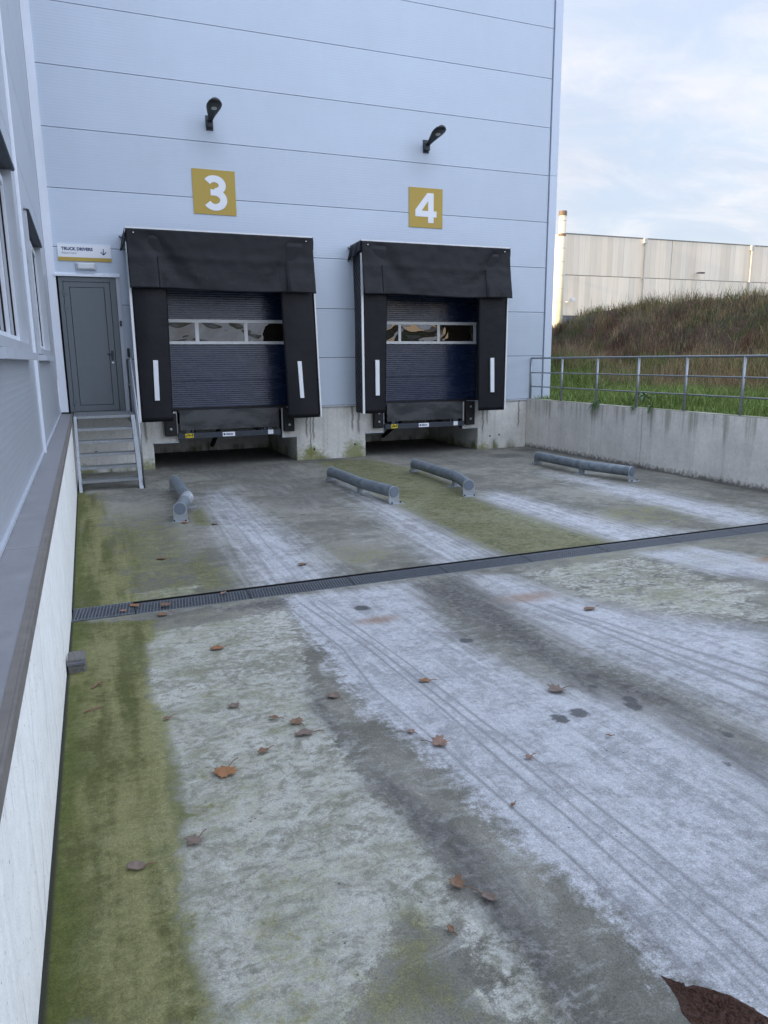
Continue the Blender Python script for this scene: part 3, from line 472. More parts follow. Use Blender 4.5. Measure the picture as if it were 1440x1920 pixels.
# ------------------------------------------------------------------ dock shelters
def shelter(xl, xr, xrb, ci, strips, label, seed):
    # ci: inner edges of the curtains (left top, left bottom, right top, right bottom)
    t = thing('dock_shelter', ((xl + xr) / 2, -.3, -.17), label, 'dock shelter', 'dock shelters')
    F = -.60; zt = 3.28; zbm = -.165
    MB().add([(xl, 0, 3.25), (xr, 0, 3.25), (xr, F, zt), (xl, F, zt)], [(0, 1, 2, 3)]).build('roof_sheet', M['pvc'], t, solid=.012)
    def side(u, v, left=True):
        z = zbm + (3.23 - zbm) * v; x = (xl if left else xrb + (xr - xrb) * v) + (.012 * math.sin(v * 60) * u * (1 - u) + .02 * nz(u * 2, v * 3, seed)) * (1 if left else -1)
        return (x + (.04 * (1 - u) if left else 0), .0 + F * u, z)
    MB().grid(lambda u, v: side(u, v), 8, 90).build('side_wall', M['ribbed'], t, smooth=True, solid=.006)
    MB().grid(lambda u, v: side(u, v, False), 8, 90).build('side_wall', M['ribbed'], t, smooth=True, solid=.006)
    def cur(u, v, left):
        z = zbm - (.03 if not left else 0) + (3.2 - zbm) * v
        if left: a, b = xl + .02, ci[1] + (ci[0] - ci[1]) * v
        else: a, b = ci[3] + (ci[2] - ci[3]) * v, xrb - .02 + (xr - xrb) * v
        w = (u if left else 1 - u)
        return (a + (b - a) * u, F - .004 - .018 * math.sin(math.pi * w) - .035 * nz(u * 1.2, v * 2.0, seed + left) - .003 * nz(u * 4, v * 9, seed + left) + .03 * w * w * (1 - v), z)
    for left in (True, False):
        c = MB().grid(lambda u, v: cur(u, v, left), 14, 40).build('side_curtain', M['pvc'], t, smooth=True, solid=.012)
        (a, b, z1), (a2, b2, z0) = strips[0 if left else 1]
        MB().add([(a2, F - .055, z0), (b2, F - .055, z0), (b, F - .055, z1), (a, F - .055, z1), (a2, F - .02, z0), (b2, F - .02, z0), (b, F - .02, z1), (a, F - .02, z1)],
                 [(0, 1, 2, 3), (4, 7, 6, 5), (0, 4, 5, 1), (3, 2, 6, 7), (0, 3, 7, 4), (1, 5, 6, 2)]).build('reflective_strip', M['strip'], c)
    # front edge trims
    MB().beam((xl - .005, F - .01, zbm), (xl - .005, F - .01, 3.05), .042, .034, (0, 1, 0)).build('edge_trim', M['white'], t)
    MB().beam((xrb + .005, F - .01, zbm - .03), (xr + .005, F - .01, 3.05), .028, .03, (0, 1, 0)).build('edge_trim', M['white'], t)
    MB().box(xl - .01, xr + .01, F - .03, F + .05, zt - .005, zt + .026).build('top_trim', M['white'], t)
    # head curtain, pushed out at the bottom, slit at both ends
    s1, s2 = (ci[0] - xl - .14) / (xr - xl), (ci[2] + .14 - xl) / (xr - xl)
    def head(u, v):
        x = xl - .012 + (xr - xl + .03) * u; z = zt - 1.03 * v - .012 * math.sin(u * 9 + seed) * v - .03 * v * u
        e = min(u, 1 - u); flap = 1 / (1 + math.exp(-(s1 - u) * 260)) + 1 / (1 + math.exp(-(u - s2) * 260))
        y = F - .035 - .085 * v ** 1.4 - (.06 * max(0, v - .40) / .60) * flap
        y += .06 * math.exp(-((u - .1) * 6 - v * 1.2) ** 2 * 8) * v * (1 - v) * 3 + .06 * math.exp(-((1 - u - .06) * 6 - v * 1.3) ** 2 * 8) * v * (1 - v) * 3
        y += .028 * nz(u * 3.2, v * 2.2, seed) * v + .006 * nz(u * 9 + v * 3, v * 4, seed) + .006 * nz(u * 20, v * 7, seed) - .01 * math.exp(-((v - .45) * 14) ** 2)
        return (x, y, z)
    h = MB().grid(head, 130, 36).build('head_curtain', M['pvc'], t, smooth=True, solid=.006)
    for sc_ in (s1, s2):
        q = [Vector(head(sc_, v)) + Vector((0, -.012, 0)) for v in np.linspace(.45, .995, 9)]
        MB().tube(q, .011, 6).build('slit_seam', M['dark_gap'], h)
    bo = MB()
    for xx in (xl + .12, xr - .12): bo.tube([(xx, F - .03, zt - .07), (xx, F - .055, zt - .07)], .011, 8)
    bo.each('rivet', M['white'], h)
    # corner drapes folded over the side walls
    for left in (True, False):
        xx = xl - .012 if left else xr + .012; sgn = -1 if left else 1
        def drape(u, v):
            L = .20 + .10 * (1 - u) + .03 * math.sin(u * 11 + seed)
            return (xx + sgn * (.012 + .05 * v * (1 - u) + .02 * math.sin(u * 14 + v * 2) * v), F * u - .03 * u, zt - .02 * (1 - u) - L * v + .01)
        MB().grid(drape, 18, 8).build('corner_drape', M['pvc'], t, smooth=True, solid=.006)
    if left is not None: MB().tube([(xl - .05, -.02, 3.2), (xl - .09, -.05, 3.22)], .012, 8).build('hook', M['navy_dark'], t)
    return t
shelter(2.07, 5.50, 5.60, (2.73, 2.665, 4.82, 4.92), [((2.37, 2.455, .975), (2.352, 2.437, .235)), ((5.13, 5.21, .93), (5.165, 5.245, .205))], 'black dock shelter under the number 3 sign, its right curtain skewed outwards', 3.1)
shelter(6.545, 9.965, 9.945, (7.11, 7.05, 9.23, 9.29), [((6.80, 6.885, .94), (6.80, 6.885, .21)), ((9.54, 9.63, .96), (9.56, 9.65, .21))], 'black dock shelter under the number 4 sign, ribbed left side showing', 8.7)

# ------------------------------------------------------------------ levellers and bumpers
def leveller(a, b, label):
    t = thing('dock_leveller', ((a + b) / 2, 0, -.55), label, 'dock leveller', 'dock levellers')
    MB().box(a, b, -.06, 2.6, -.06, -.006).build('platform', M['check'], t)
    MB().box(a + .01, b - .03, -.085, -.064, -.40, -.012).build('lip', M['check'], t, bevel=.003)
    bm_ = MB().box(a - .04, b + .02, -.10, -.0, -.565, -.455).build('front_beam', M['navy_dark'], t, bevel=.004)
    MB().box(a + .12, a + .21, -.08, -.02, -.455, -.37).box(a + .24, a + .27, -.08, -.02, -.455, -.37).box(b - .33, b - .3, -.08, -.02, -.455, -.37).box(b - .25, b - .15, -.08, -.02, -.455, -.37).each('lip_keeper', M['navy_dark'], t)
    y = MB().box(a + .10, a + .255, -.103, -.1, -.548, -.462).build('sticker', M['yellow'], bm_); y['label'] = 'yellow warning sticker'
    tb = MB()
    for i in range(5): tb.box(a + .115 + i * .027, a + .133 + i * .027, -.1045, -.103, -.53 + .01 * (i % 2), -.49 + .012 * ((i * 2) % 3))
    tb.build('printed_lettering', M['dark_gap'], y)
    c = (a + b) / 2 - .05
    w = MB().box(c - .125, c + .125, -.103, -.1, -.55, -.463).build('maker_plate', M['sign_white'], bm_); w['label'] = 'white maker plate with blue dot'
    MB().prism(circle(c - .09, -.506, .022), 1, -.1045, -.103).box(c - .055, c - .045, -.1045, -.103, -.525, -.487).box(c - .04, c - .025, -.1045, -.103, -.525, -.487).box(c - .018, c - .0, -.1045, -.103, -.525, -.487).box(c + .006, c + .024, -.1045, -.103, -.525, -.492).box(c + .03, c + .085, -.1045, -.103, -.519, -.497).build('printed_lettering', M['navy'], w)
    MB().box(b - .25, b - .14, -.103, -.1, -.545, -.455).build('sticker', M['sign_white'], bm_)
    MB().box(a + .3, a + .36, .3, 2.5, -.5, -.07).box(b - .36, b - .3, .3, 2.5, -.5, -.07).each('subframe', M['navy_dark'], t)
    MB().tube([((a + b) / 2, 2.5, -1.0), ((a + b) / 2, .6, -.2)], .05).build('hydraulic_ram', M['navy_dark'], t)
leveller(2.83, 4.85, 'dock leveller with folded checker-plate lip at dock 3, left of the pair')
leveller(7.27, 9.17, 'dock leveller with folded checker-plate lip at dock 4, right of the pair')
JM = MB()
for (a, b, c, d) in PITS: JM.box(c - .012, c + .0, -.012, .2, -.63, -.03).box(d, d + .012, -.012, .2, -.63, -.03).box(a - .0, c, -.006, .012, -.645, -.628).box(d, b, -.006, .012, -.645, -.628)
JM.each('pit_edge_angle', M['trim_mid'], DH)
def bumper(x0, x1, z0, z1, label):
    t = thing('dock_bumper', ((x0 + x1) / 2, 0, z0), label, 'bumper', 'dock bumpers')
    MB().box(x0, x1, -.11, .012, z0, z1).build('buffer_block', M['rubber'], t, bevel=.012)
    c = (x0 + x1) / 2; b = MB()
    for z in (z0 + .14, z1 - .12): b.tube([(c, -.105, z), (c, -.118, z), (c, -.1181, z), (c, -.132, z)], .026, 10, rs=[.026, .026, .014, .014])
    b.each('bolt', M['plate'], t)
bumper(2.545, 2.775, -.50, -.06, 'black rubber bumper at the left of the dock 3 leveller')
bumper(4.95, 5.17, -.51, -.02, 'black rubber bumper at the right of the dock 3 leveller')
bumper(6.97, 7.19, -.53, -.08, 'black rubber bumper at the left of the dock 4 leveller')
bumper(9.245, 9.47, -.55, -.01, 'black rubber bumper at the right of the dock 4 leveller')

# ------------------------------------------------------------------ signs and fittings on the wall
def numeral3(cx, cz, w, h):
    # outline of a heavy 3: two bowls drawn as a thick stroke
    st = .29 * w; pts = []
    R1x, R1z = w * .33, h * .19; R2x, R2z = w * .36, h * .225
    up = [(cx + R1x * math.cos(a) - w * .02, cz + h * .235 + R1z * math.sin(a)) for a in np.linspace(math.radians(152), math.radians(-88), 26)]
    lo = [(cx + R2x * math.cos(a) - w * .02, cz - h * .205 + R2z * math.sin(a)) for a in np.linspace(math.radians(88), math.radians(-152), 28)]
    mb = MB()
    for pl_ in (up, lo):
        o, i_ = [], []
        for k, p in enumerate(pl_):
            q0, q1 = pl_[max(k - 1, 0)], pl_[min(k + 1, len(pl_) - 1)]; dx, dz = q1[0] - q0[0], q1[1] - q0[1]; L = math.hypot(dx, dz); nx_, nz_ = -dz / L, dx / L
            hw = st / 2 * (.92 + .12 * abs(nx_)); o.append((p[0] + nx_ * hw, p[1] + nz_ * hw)); i_.append((p[0] - nx_ * hw, p[1] - nz_ * hw))
        for k in range(len(pl_) - 1):
            yq = -.019 if pl_ is up else -.0194
            mb.add([(o[k][0], yq, o[k][1]), (o[k + 1][0], yq, o[k + 1][1]), (i_[k + 1][0], yq, i_[k + 1][1]), (i_[k][0], yq, i_[k][1])], [(0, 1, 2, 3)])
    mb.add([(cx - w * .2, -.0192, cz + h * .015 + st * .42), (cx, -.0192, cz + h * .015 + st * .42), (cx, -.0192, cz + h * .015 - st * .42), (cx - w * .2, -.0192, cz + h * .015 - st * .42)], [(0, 1, 2, 3)])
    return mb
t = thing('dock_number_sign', (3.77, 0, 4.11), 'square ochre sign with a white numeral 3', 'sign', 'dock number signs')
MB().box(3.37, 4.18, -.015, -.001, 3.71, 4.515).build('sign_plate', M['gold'], t); numeral3(3.79, 4.10, .45, .60).build('numeral', M['sign_white'], t)
t = thing('dock_number_sign', (8.25, 0, 4.11), 'square ochre sign with a white numeral 4', 'sign', 'dock number signs')
MB().box(7.855, 8.645, -.015, -.001, 3.715, 4.515).build('sign_plate', M['gold'], t)
F4 = MB(); ux = lambda p: [(8.25 + a * .5, 4.115 + b * .6) for a, b in p]
F4.prism(ux([(.10, -.5), (.36, -.5), (.36, -.3), (.5, -.3), (.5, -.10), (.36, -.10), (.36, .5), (.06, .5), (-.5, -.08), (-.5, -.3), (.10, -.3)]), 1, -.019, -.015)
m4 = F4.build('numeral', M['sign_white'], t)
MB().prism(ux([(.10, -.10), (-.2, -.10), (.10, .24)]), 1, -.0205, -.016).build('numeral_counter', M['gold'], t)
t = thing('direction_sign', (1.36, 0, 2.9), 'white TRUCK DRIVERS report here sign with down arrow above the grey door', 'sign')
MB().box(.91, 1.815, -.022, -.001, 2.765, 3.05).build('sign_plate', M['sign_white'], t); MB().box(.91, 1.815, -.0235, -.001, 2.762, 2.825).build('ochre_band', M['gold'], t)
link('lettering', on_wall(text_mesh('TRUCK DRIVERS', .072, .0035), .975, -.0225, 2.945), M['navy'], t)
link('small_lettering', on_wall(text_mesh('Report here', .05, .0), .975, -.0225, 2.882), M['ink_grey'], t)
MB().box(1.677, 1.691, -.025, -.022, 2.885, 2.985).beam((1.684, -.0235, 2.88), (1.73, -.0235, 2.93), .003, .015, (1, 0, -1)).beam((1.684, -.0235, 2.88), (1.638, -.0235, 2.93), .003, .015, (1, 0, 1)).build('arrow', M['navy'], t)
t = thing('bulkhead_light', (1.365, 0, 2.67), 'rectangular bulkhead light with milky cover between sign and door', 'light')
MB().box(1.185, 1.545, -.04, -.001, 2.60, 2.735).build('housing', M['trim_mid'], t, bevel=.012); MB().box(1.215, 1.515, -.085, -.038, 2.618, 2.73).build('diffuser', M['diff'], t, bevel=.02)
t = thing('keypad', (1.893, -.02, 1.66), 'small black box on the jamb trim beside the grey door', 'keypad'); MB().box(1.868, 1.905, -.045, -.02, 1.61, 1.71).build('housing', M['black'], t, bevel=.004); MB().box(1.876, 1.897, -.048, -.045, 1.66, 1.7).build('button', M['navy_dark'], t)
t = thing('door_intercom', (1.985, 0, 1.13), 'tall black box on the cladding above the stair handrail', 'intercom'); MB().box(1.96, 2.005, -.035, -.001, 1.04, 1.2).build('housing', M['black'], t, bevel=.004); MB().box(1.97, 1.995, -.038, -.035, 1.13, 1.18).build('speaker_grille', M['navy_dark'], t)

def lamp(x, label):
    t = thing('wall_lamp', (x, 0, 5.28), label, 'lamp', 'wall lamps')
    MB().box(x - .07, x + .07, -.015, -.001, 5.2, 5.46).box(x - .055, x + .055, -.10, -.014, 5.24, 5.38).build('wall_bracket', M['navy_dark'], t, bevel=.006)
    o = Vector((x, -.09, 5.34)); dirv = Vector((0, -math.cos(.22), math.sin(.22))); upv = Vector((0, math.sin(.22), math.cos(.22))); sx_ = Vector((1, 0, 0))
    prof = [(0, .05), (.1, .055), (.22, .075), (.34, .105), (.46, .132), (.56, .138), (.64, .12), (.70, .08), (.73, .03)]
    vs = []; n = 12; mb = MB()
    for s, w in prof:
        for k in range(n):
            a = 2 * math.pi * k / n; hh = (.055 if math.sin(a) > 0 else .03) * min(1, w / .07)
            vs.append(o + dirv * s + sx_ * (w * math.cos(a)) + upv * (hh * math.sin(a)))
    fs = [(i * n + k, i * n + (k + 1) % n, (i + 1) * n + (k + 1) % n, (i + 1) * n + k) for i in range(len(prof) - 1) for k in range(n)] + [tuple(range(n)), tuple((len(prof) - 1) * n + k for k in range(n))]
    h = mb.add(vs, fs).build('lamp_head', M['black'], t, smooth=True)
    lp = [o + dirv * (.50 + .05 * math.sin(a)) + sx_ * (.052 * math.cos(a)) - upv * q for q in (.026, .038) for a in np.linspace(0, 2 * math.pi, 17)[:-1]]
    MB().add(lp, [tuple(range(16)), tuple(range(16, 32))] + [(k, (k + 1) % 16, 16 + (k + 1) % 16, 16 + k) for k in range(16)]).build('lens', M['lens'], h)
    rb = MB()
    for q in (-.022, .022): rb.beam(o + dirv * .14 + sx_ * q - upv * .031, o + dirv * .42 + sx_ * q - upv * .031, .006, .008)
    rb.beam(o + dirv * .12 - sx_ * .03 - upv * .03, o + dirv * .12 + sx_ * .03 - upv * .03, .008, .008); rb.build('cover_seam', M['navy_dark'], h)
lamp(3.75, 'black teardrop street lamp head on the wall above the number 3 sign'); lamp(8.25, 'black teardrop street lamp head on the wall above the number 4 sign')

# ------------------------------------------------------------------ steel stairs
t = thing('steel_stairs', (1.43, -1.1, ZG), 'galvanised steel stairs with grating treads up to the grey door', 'stairs')
sl = [(-1.06, .03), (-1.27, .03), (-2.24, -1.15), (-2.07, -1.15), (-1.12, -.03)]
for xa, xb in ((.925, .975), (1.868, 1.935)):
    MB().prism([(-.02, .03), (-1.27, .03), (-2.24, ZG), (-2.03, ZG), (-1.17, -.12), (-.02, -.12)], 0, xa, xb).build('stringer', M['galv'], t, bevel=.004)
def tread(y0, y1, z, nm):
    mb = MB().box(.977, 1.866, y0, y0 + .006, z - .045, z).box(.977, 1.866, y1 - .006, y1, z - .04, z)
    q = 1.0
    while q < 1.866: mb.box(q - .003, q + .003, y0 + .006, y1 - .006, z - .03, z - .001); q += .034
    q = y0 + .035
    while q < y1 - .02: mb.box(.977, 1.866, q - .0025, q + .0025, z - .022, z - .003); q += .035
    mb.build(nm, M['galv'], t)
tread(-1.235, -.03, .03, 'landing')
for i in range(5): tread(-1.44 - .18 * i, -1.20 - .18 * i, -.17 - .2 * i, 'step')
r_ = .0185; xh = 1.945
MB().tube([(xh, -.04, .0), (xh, -.04, .98), (xh, -.08, 1.0), (xh, -1.14, 1.0), (xh, -1.20, .985), (xh, -2.16, -.18), (xh, -2.19, -.26), (xh, -2.19, ZG)], r_).build('handrail', M['galv'], t, smooth=True)
MB().tube([(xh, -1.19, -.05), (xh, -1.19, .98)], r_).tube([(xh, -.04, .52), (xh, -1.19, .52), (xh, -2.19, -.68)], .014).build('knee_rail', M['galv'], t, smooth=True)

# ------------------------------------------------------------------ wheel guides
def guide(label, far, bend, near, first=None, mirror=False):
    c = Vector((bend[0], bend[1], ZG)); t = thing('wheel_guide', c, label, 'wheel guide', 'tubular wheel guides on the dock floor')
    zc = ZG + .172; r = .088
    A, B, C_ = Vector((*far, zc)), Vector((*bend, zc)), Vector((*near, zc)); d1, d2 = (B - A).normalized(), (C_ - B).normalized()
    mb = MB().tube([A, B - d1 * .05, B + (d2 - d1) * .012, B + d2 * .05, C_], r, 28); mb.build('tube', M['tube'], t, smooth=False)
    for e, d in ((A, -d1), (C_, d2)):
        a = d.cross(Vector((0, 0, 1))).normalized()
        out = [(.091 * math.cos(q), .091 * math.sin(q)) for q in np.linspace(0, math.pi, 13)] + [(-.091, -.172), (.091, -.172)]
        vs = [e + d * k + a * p + Vector((0, 0, q)) for k in (0, .012) for p, q in out]; n = len(out)
        pl_ = MB().add(vs, [tuple(range(n)), tuple(range(n, 2 * n))] + [(i, (i + 1) % n, n + (i + 1) % n, n + i) for i in range(n)])
        pl_.obox(e + d * .06 + Vector((0, 0, -.166)), (.1, .06, .006), Matrix((a, d, (0, 0, 1))).transposed())
        p = pl_.build('end_plate', M['plate'], t)
        cp = [e + d * k + a * (.078 * math.cos(q)) + Vector((0, 0, .078 * math.sin(q))) for k in (.012, .024) for q in np.linspace(0, 2 * math.pi, 25)[:-1]]
        MB().add(cp, [tuple(range(24)), tuple(range(24, 48))] + [(i, (i + 1) % 24, 24 + (i + 1) % 24, 24 + i) for i in range(24)]).build('end_cap', M['tube_cap'], p)
        b = MB()
        for q in (-.075, .075): b.tube([e + d * .07 + a * q + Vector((0, 0, -.162)), e + d * .07 + a * q + Vector((0, 0, -.14))], .014, 6)
        b.each('anchor_bolt', M['navy_dark'], p)
    a = d1.cross(Vector((0, 0, 1))).normalized(); q = B - d1 * .1
    MB().box(q.x - .03, q.x + .03, q.y - .05, q.y + .05, ZG, ZG + .11).box(q.x - .14, q.x + .14, q.y - .07, q.y + .07, ZG + .001, ZG + .012).build('middle_foot', M['plate'], t)
guide('bent steel tube wheel guide nearest the stairs, scuffed silver at its bend', (2.40, -2.72), (2.40, -4.35), (2.20, -5.15))
guide('bent steel tube wheel guide right of dock 3, by the middle pier', (5.06, -2.9), (5.11, -4.3), (5.28, -5.2))
guide('bent steel tube wheel guide left of dock 4 on the green algae', (6.80, -2.62), (6.77, -4.4), (6.57, -5.15))
guide('bent steel tube wheel guide beside the right retaining wall', (9.47, -2.72), (9.50, -4.2), (9.76, -5.12))

# ------------------------------------------------------------------ left office building
LB = thing('office_building', (.5, -6, 0), 'light grey clad building along the left edge with two tall windows', 'building')
XF = .69; W1, W2 = (-10.3, -7.3), (-5.45, -2.5); WZ = (1.05, 2.66)
clad_rows('cladding', -40, -.0, [0.02, 1.035, 2.06, 3.10, 4.15, 5.15, 6.1, 7.1, 8.1, 9.1, 10.1, 11.1], [(W1[0], W1[1], *WZ), (W2[0], W2[1], *WZ)], XF, 'x', M['clad_left'], LB, gap=.01)
bk = MB(); zs_ = [(0, WZ[0], -40, 0), (WZ[1], 11, -40, 0), (*WZ, -40, W1[0]), (*WZ, W1[1], W2[0]), (*WZ, W2[1], 0)]
for a, b, c, d in zs_: bk.box(XF - .12, XF - .085, c, d, a, b)
bk.build('wall_backing', M['dark_gap'], LB)
MB().box(-38, XF - .13, -40, -.1, 10.9, 11).box(-38, XF - .13, -40, -39.8, 0, 10.9).build('roof', M['roofing'], LB)
MB().box(XF, XF + .03, -6.47, -6.36, .0, 11).build('cover_strip', M['trim'], LB, bevel=.004)
MB().box(XF, XF + .018, -40, 0, .008, .03).build('base_angle', M['trim_mid'], LB)
for w in (W1, W2):
    a, b = w; z0, z1 = WZ
    f = MB().box(XF - .115, XF + .03, b - .06, b, z0, z1).box(XF - .115, XF + .03, a, a + .06, z0, z1).box(XF - .115, XF + .03, a + .06, b - .06, z0, z0 + .07).build('window', M['frame_grey'], LB, bevel=.003)
    mb = MB(); ya, yb = a + .06, b - .06; n = 3; xx = XF - .075
    for k in range(n + 1): y = ya + (yb - ya) * k / n; mb.box(xx - .03, xx + .03, y - (.0 if k == 0 else .045), y + (.0 if k == n else .045), z0 + .07, z1 - .1)
    mb.box(xx - .028, xx + .028, ya, yb, z0 + .07, z0 + .13).box(xx - .028, xx + .028, ya, yb, z1 - .17, z1 - .1); mb.build('window_frame', M['trim'], f)
    for k in range(n):
        y0, y1 = ya + (yb - ya) * k / n + .045, ya + (yb - ya) * (k + 1) / n - .045
        MB().box(xx - .012, xx, y0, y1, z0 + .13, z1 - .17).build('pane', M['glass'], f)
        MB().box(xx, xx + .007, y0 - .004, y0 + .016, z0 + .13, z1 - .17).box(xx, xx + .007, y1 - .016, y1 + .004, z0 + .13, z1 - .17).box(xx, xx + .007, y0 + .016, y1 - .016, z0 + .124, z0 + .142).box(xx, xx + .007, y0 + .016, y1 - .016, z1 - .182, z1 - .164).build('gasket', M['dark_gap'], f)
    MB().prism([(XF - .02, z1 + .035), (XF + .06, z1 + .004), (XF + .06, z1 - .022), (XF - .02, z1 + .0)], 1, a - .02, b + .02).build('hood', M['trim_mid'], f); MB().box(XF - .11, XF + .053, a, b, z1 - .034, z1 - .024).build('hood_soffit', M['navy_dark'], f)
    MB().prism([(XF - .1, z0), (XF + .085, z0 - .012), (XF + .085, z0 - .075), (XF - .0, z0 - .075)], 1, a - .05, b + .05).build('sill', M['trim_mid'], f)
    MB().box(XF - .20, XF - .14, a, b, z0 + .07, z1).build('dark_interior', M['dark_gap'], f)
# retaining wall under it
t = thing('retaining_wall', (.8, -13, 0), 'white concrete retaining wall with grey metal coping on the left', 'wall')
MB().box(.45, .89, -27.5, -.0, -1.6, -.02).build('wall_face', M['wwall'], t)
cp = MB(); ys = [0, -1.9, -4.9, -7.9, -10.9, -13.9, -17, -20, -23, -27]
for a, b in zip(ys[:-1], ys[1:]): cp.box(XF - .06, .9, b + .003, a - .003, -.02, .004)
cp.build('coping', M['coping'], t); MB().box(.9, .91, -27, -.0, -.05, .006).box(.872, .8995, -27, 0, .0045, .0065).build('coping_edge', M['coping_edge'], t)

# ------------------------------------------------------------------ right retaining wall + railing
t = thing('retaining_wall', (11, -6, 0), 'grey concrete retaining wall with mossy top edge under the railing', 'wall')
ys = [.01, -3.98, -8.0, -12, -16, -20, -24, -27]
for a, b in zip(ys[:-1], ys[1:]): MB().box(10.925, 11.12, b + .007, a - .007, -1.6, 0).build('wall_panel', M['rwall'], t, bevel=.008)
MB().box(10.96, 11.1, -27, 0, -1.6, -.03).build('joint_filler', M['dark_gap'], t)
t = thing('railing', (11.02, -6, 0), 'galvanised three-rail railing on top of the right retaining wall', 'railing')
for k in range(18): y = -.02 - 1.225 * k; MB().tube([(11.02, y, -.12), (11.02, y, .94)], .024, 12).build('post', M['galv'], t, smooth=True)
for z, r in ((.945, .021), (.61, .014), (.29, .014)): MB().tube([(11.02, -.02, z), (11.02, -21.0, z)], r, 12).build('rail', M['galv'], t, smooth=True)

# ------------------------------------------------------------------ terrain beyond the wall
def sstep(a, b, x): t = np.clip((x - a) / (b - a), 0, 1); return t * t * (3 - 2 * t)
_tab = rng.random((64, 64))
def vn(x, y):           # value noise on arrays
    xi, yi = np.floor(x).astype(int), np.floor(y).astype(int); fx, fy = x - xi, y - yi; fx = fx * fx * (3 - 2 * fx); fy = fy * fy * (3 - 2 * fy)
    T = lambda a, b: _tab[a % 64, b % 64]
    return (T(xi, yi) * (1 - fx) + T(xi + 1, yi) * fx) * (1 - fy) + (T(xi, yi + 1) * (1 - fx) + T(xi + 1, yi + 1) * fx) * fy
def fbm(x, y, o=4): return sum(vn(x * 2 ** k + 17 * k, y * 2 ** k + 31 * k) / 2 ** k for k in range(o)) / 1.9 - .5
def hill(x, y):
    x, y = np.asarray(x, float), np.asarray(y, float)
    crest = 2.66 - .26 * sstep(7, 12.5, y) - .30 * sstep(10.5, 12.5, y) - .5 * sstep(12.5, 16, y) + .22 * sstep(3, -2, y) + .30 * fbm(x * .25, y * .6)
    xc = 21.6 + .6 * fbm(y * .3, x * 0 + 3) * 2
    toe = 15.2 + 1.6 * fbm(y * .22, x * 0)
    t = np.clip((x - toe) / (xc - toe), 0, 1)
    prof = .45 * t + .55 * sstep(.25, .95, t)
    prof = prof + .24 * sstep(.55, .72, t) * (1 - sstep(.92, 1.0, t)) * np.clip(fbm(x * .3, y * .30) * 2.2 + .25, -.35, 1)       # slipped scarps
    h = crest * prof * sstep(26, 17, y) * (1 - .0 * y)
    h = h * (1 - .9 * sstep(xc + 3, xc + 11, x))
    h = np.maximum(h, 1.12 * np.exp(-(((x - 15.3) / 1.9) ** 2 + ((y - 6.0) / 3.4) ** 2)))
    h = h + (.10 * fbm(x * .9, y * .9) + .55 * fbm(x * .5 + 5, y * .5) * sstep(14.5, 17, x) * sstep(22, 20, x)) * sstep(11.6, 14, x)
    return h - .05
xs = np.unique(np.concatenate([np.linspace(11.1, 26, 100), np.linspace(26, 70, 40)])); ys = np.unique(np.concatenate([np.linspace(-45, -14, 30), np.linspace(-14, 20, 160), np.linspace(20, 70, 30)]))
X, Y = np.meshgrid(xs, ys); Z = hill(X, Y); ny, nx = X.shape; idx = np.arange(nx * ny).reshape(ny, nx)
Fq = np.stack([idx[:-1, :-1], idx[:-1, 1:], idx[1:, 1:], idx[1:, :-1]], -1).reshape(-1, 4)
me = bpy.data.meshes.new('hillside'); me.from_pydata(np.stack([X, Y, Z], -1).reshape(-1, 3).tolist(), [], Fq.tolist()); me.update()
def m_soil():
    m, g, b = mat('bank_soil'); P = g.pos(); x, y, z = g.sep(P)
    n = g.noise(P, 1.2, 6, .65); f = g.noise(P, 9, 6, .65)
    c = g.mix(f, (.022, .013, .008), (.13, .08, .05)); gr = g.m('MULTIPLY', g.step(n, .46, .6), .7)
    c = g.mix(gr, c, g.mix(f, (.022, .035, .012), (.055, .07, .028)))
    low = g.step(z, .35, .0); c = g.mix(g.m('MULTIPLY', low, .9), c, g.mix(f, (.05, .09, .018), (.09, .15, .035)))
    g.put(b.inputs['Base Color'], c); g.put(b.inputs['Roughness'], .95); bump(g, b, f, .08); return m
M['soil'] = m_soil(); tag(link('hillside', me, M['soil'], smooth=True), kind='structure')
M['field'] = simple('far_field', (.055, .07, .03), .95, 0, .3, .2)
gr = MB(); R_ = 2500; z_ = -.06
for a, b, c, d in ((-R_, R_, 70, R_), (-R_, R_, -R_, -45), (70, R_, -45, 70), (-R_, -38, -45, 70)): gr.add([(a, c, z_), (b, c, z_), (b, d, z_), (a, d, z_)], [(0, 1, 2, 3)])
gr.add([(-38, -45, z_), (11.1, -45, z_), (11.1, -40, z_), (-38, -40, z_)], [(0, 1, 2, 3)])
tag(gr.build('ground', M['field']), kind='structure')

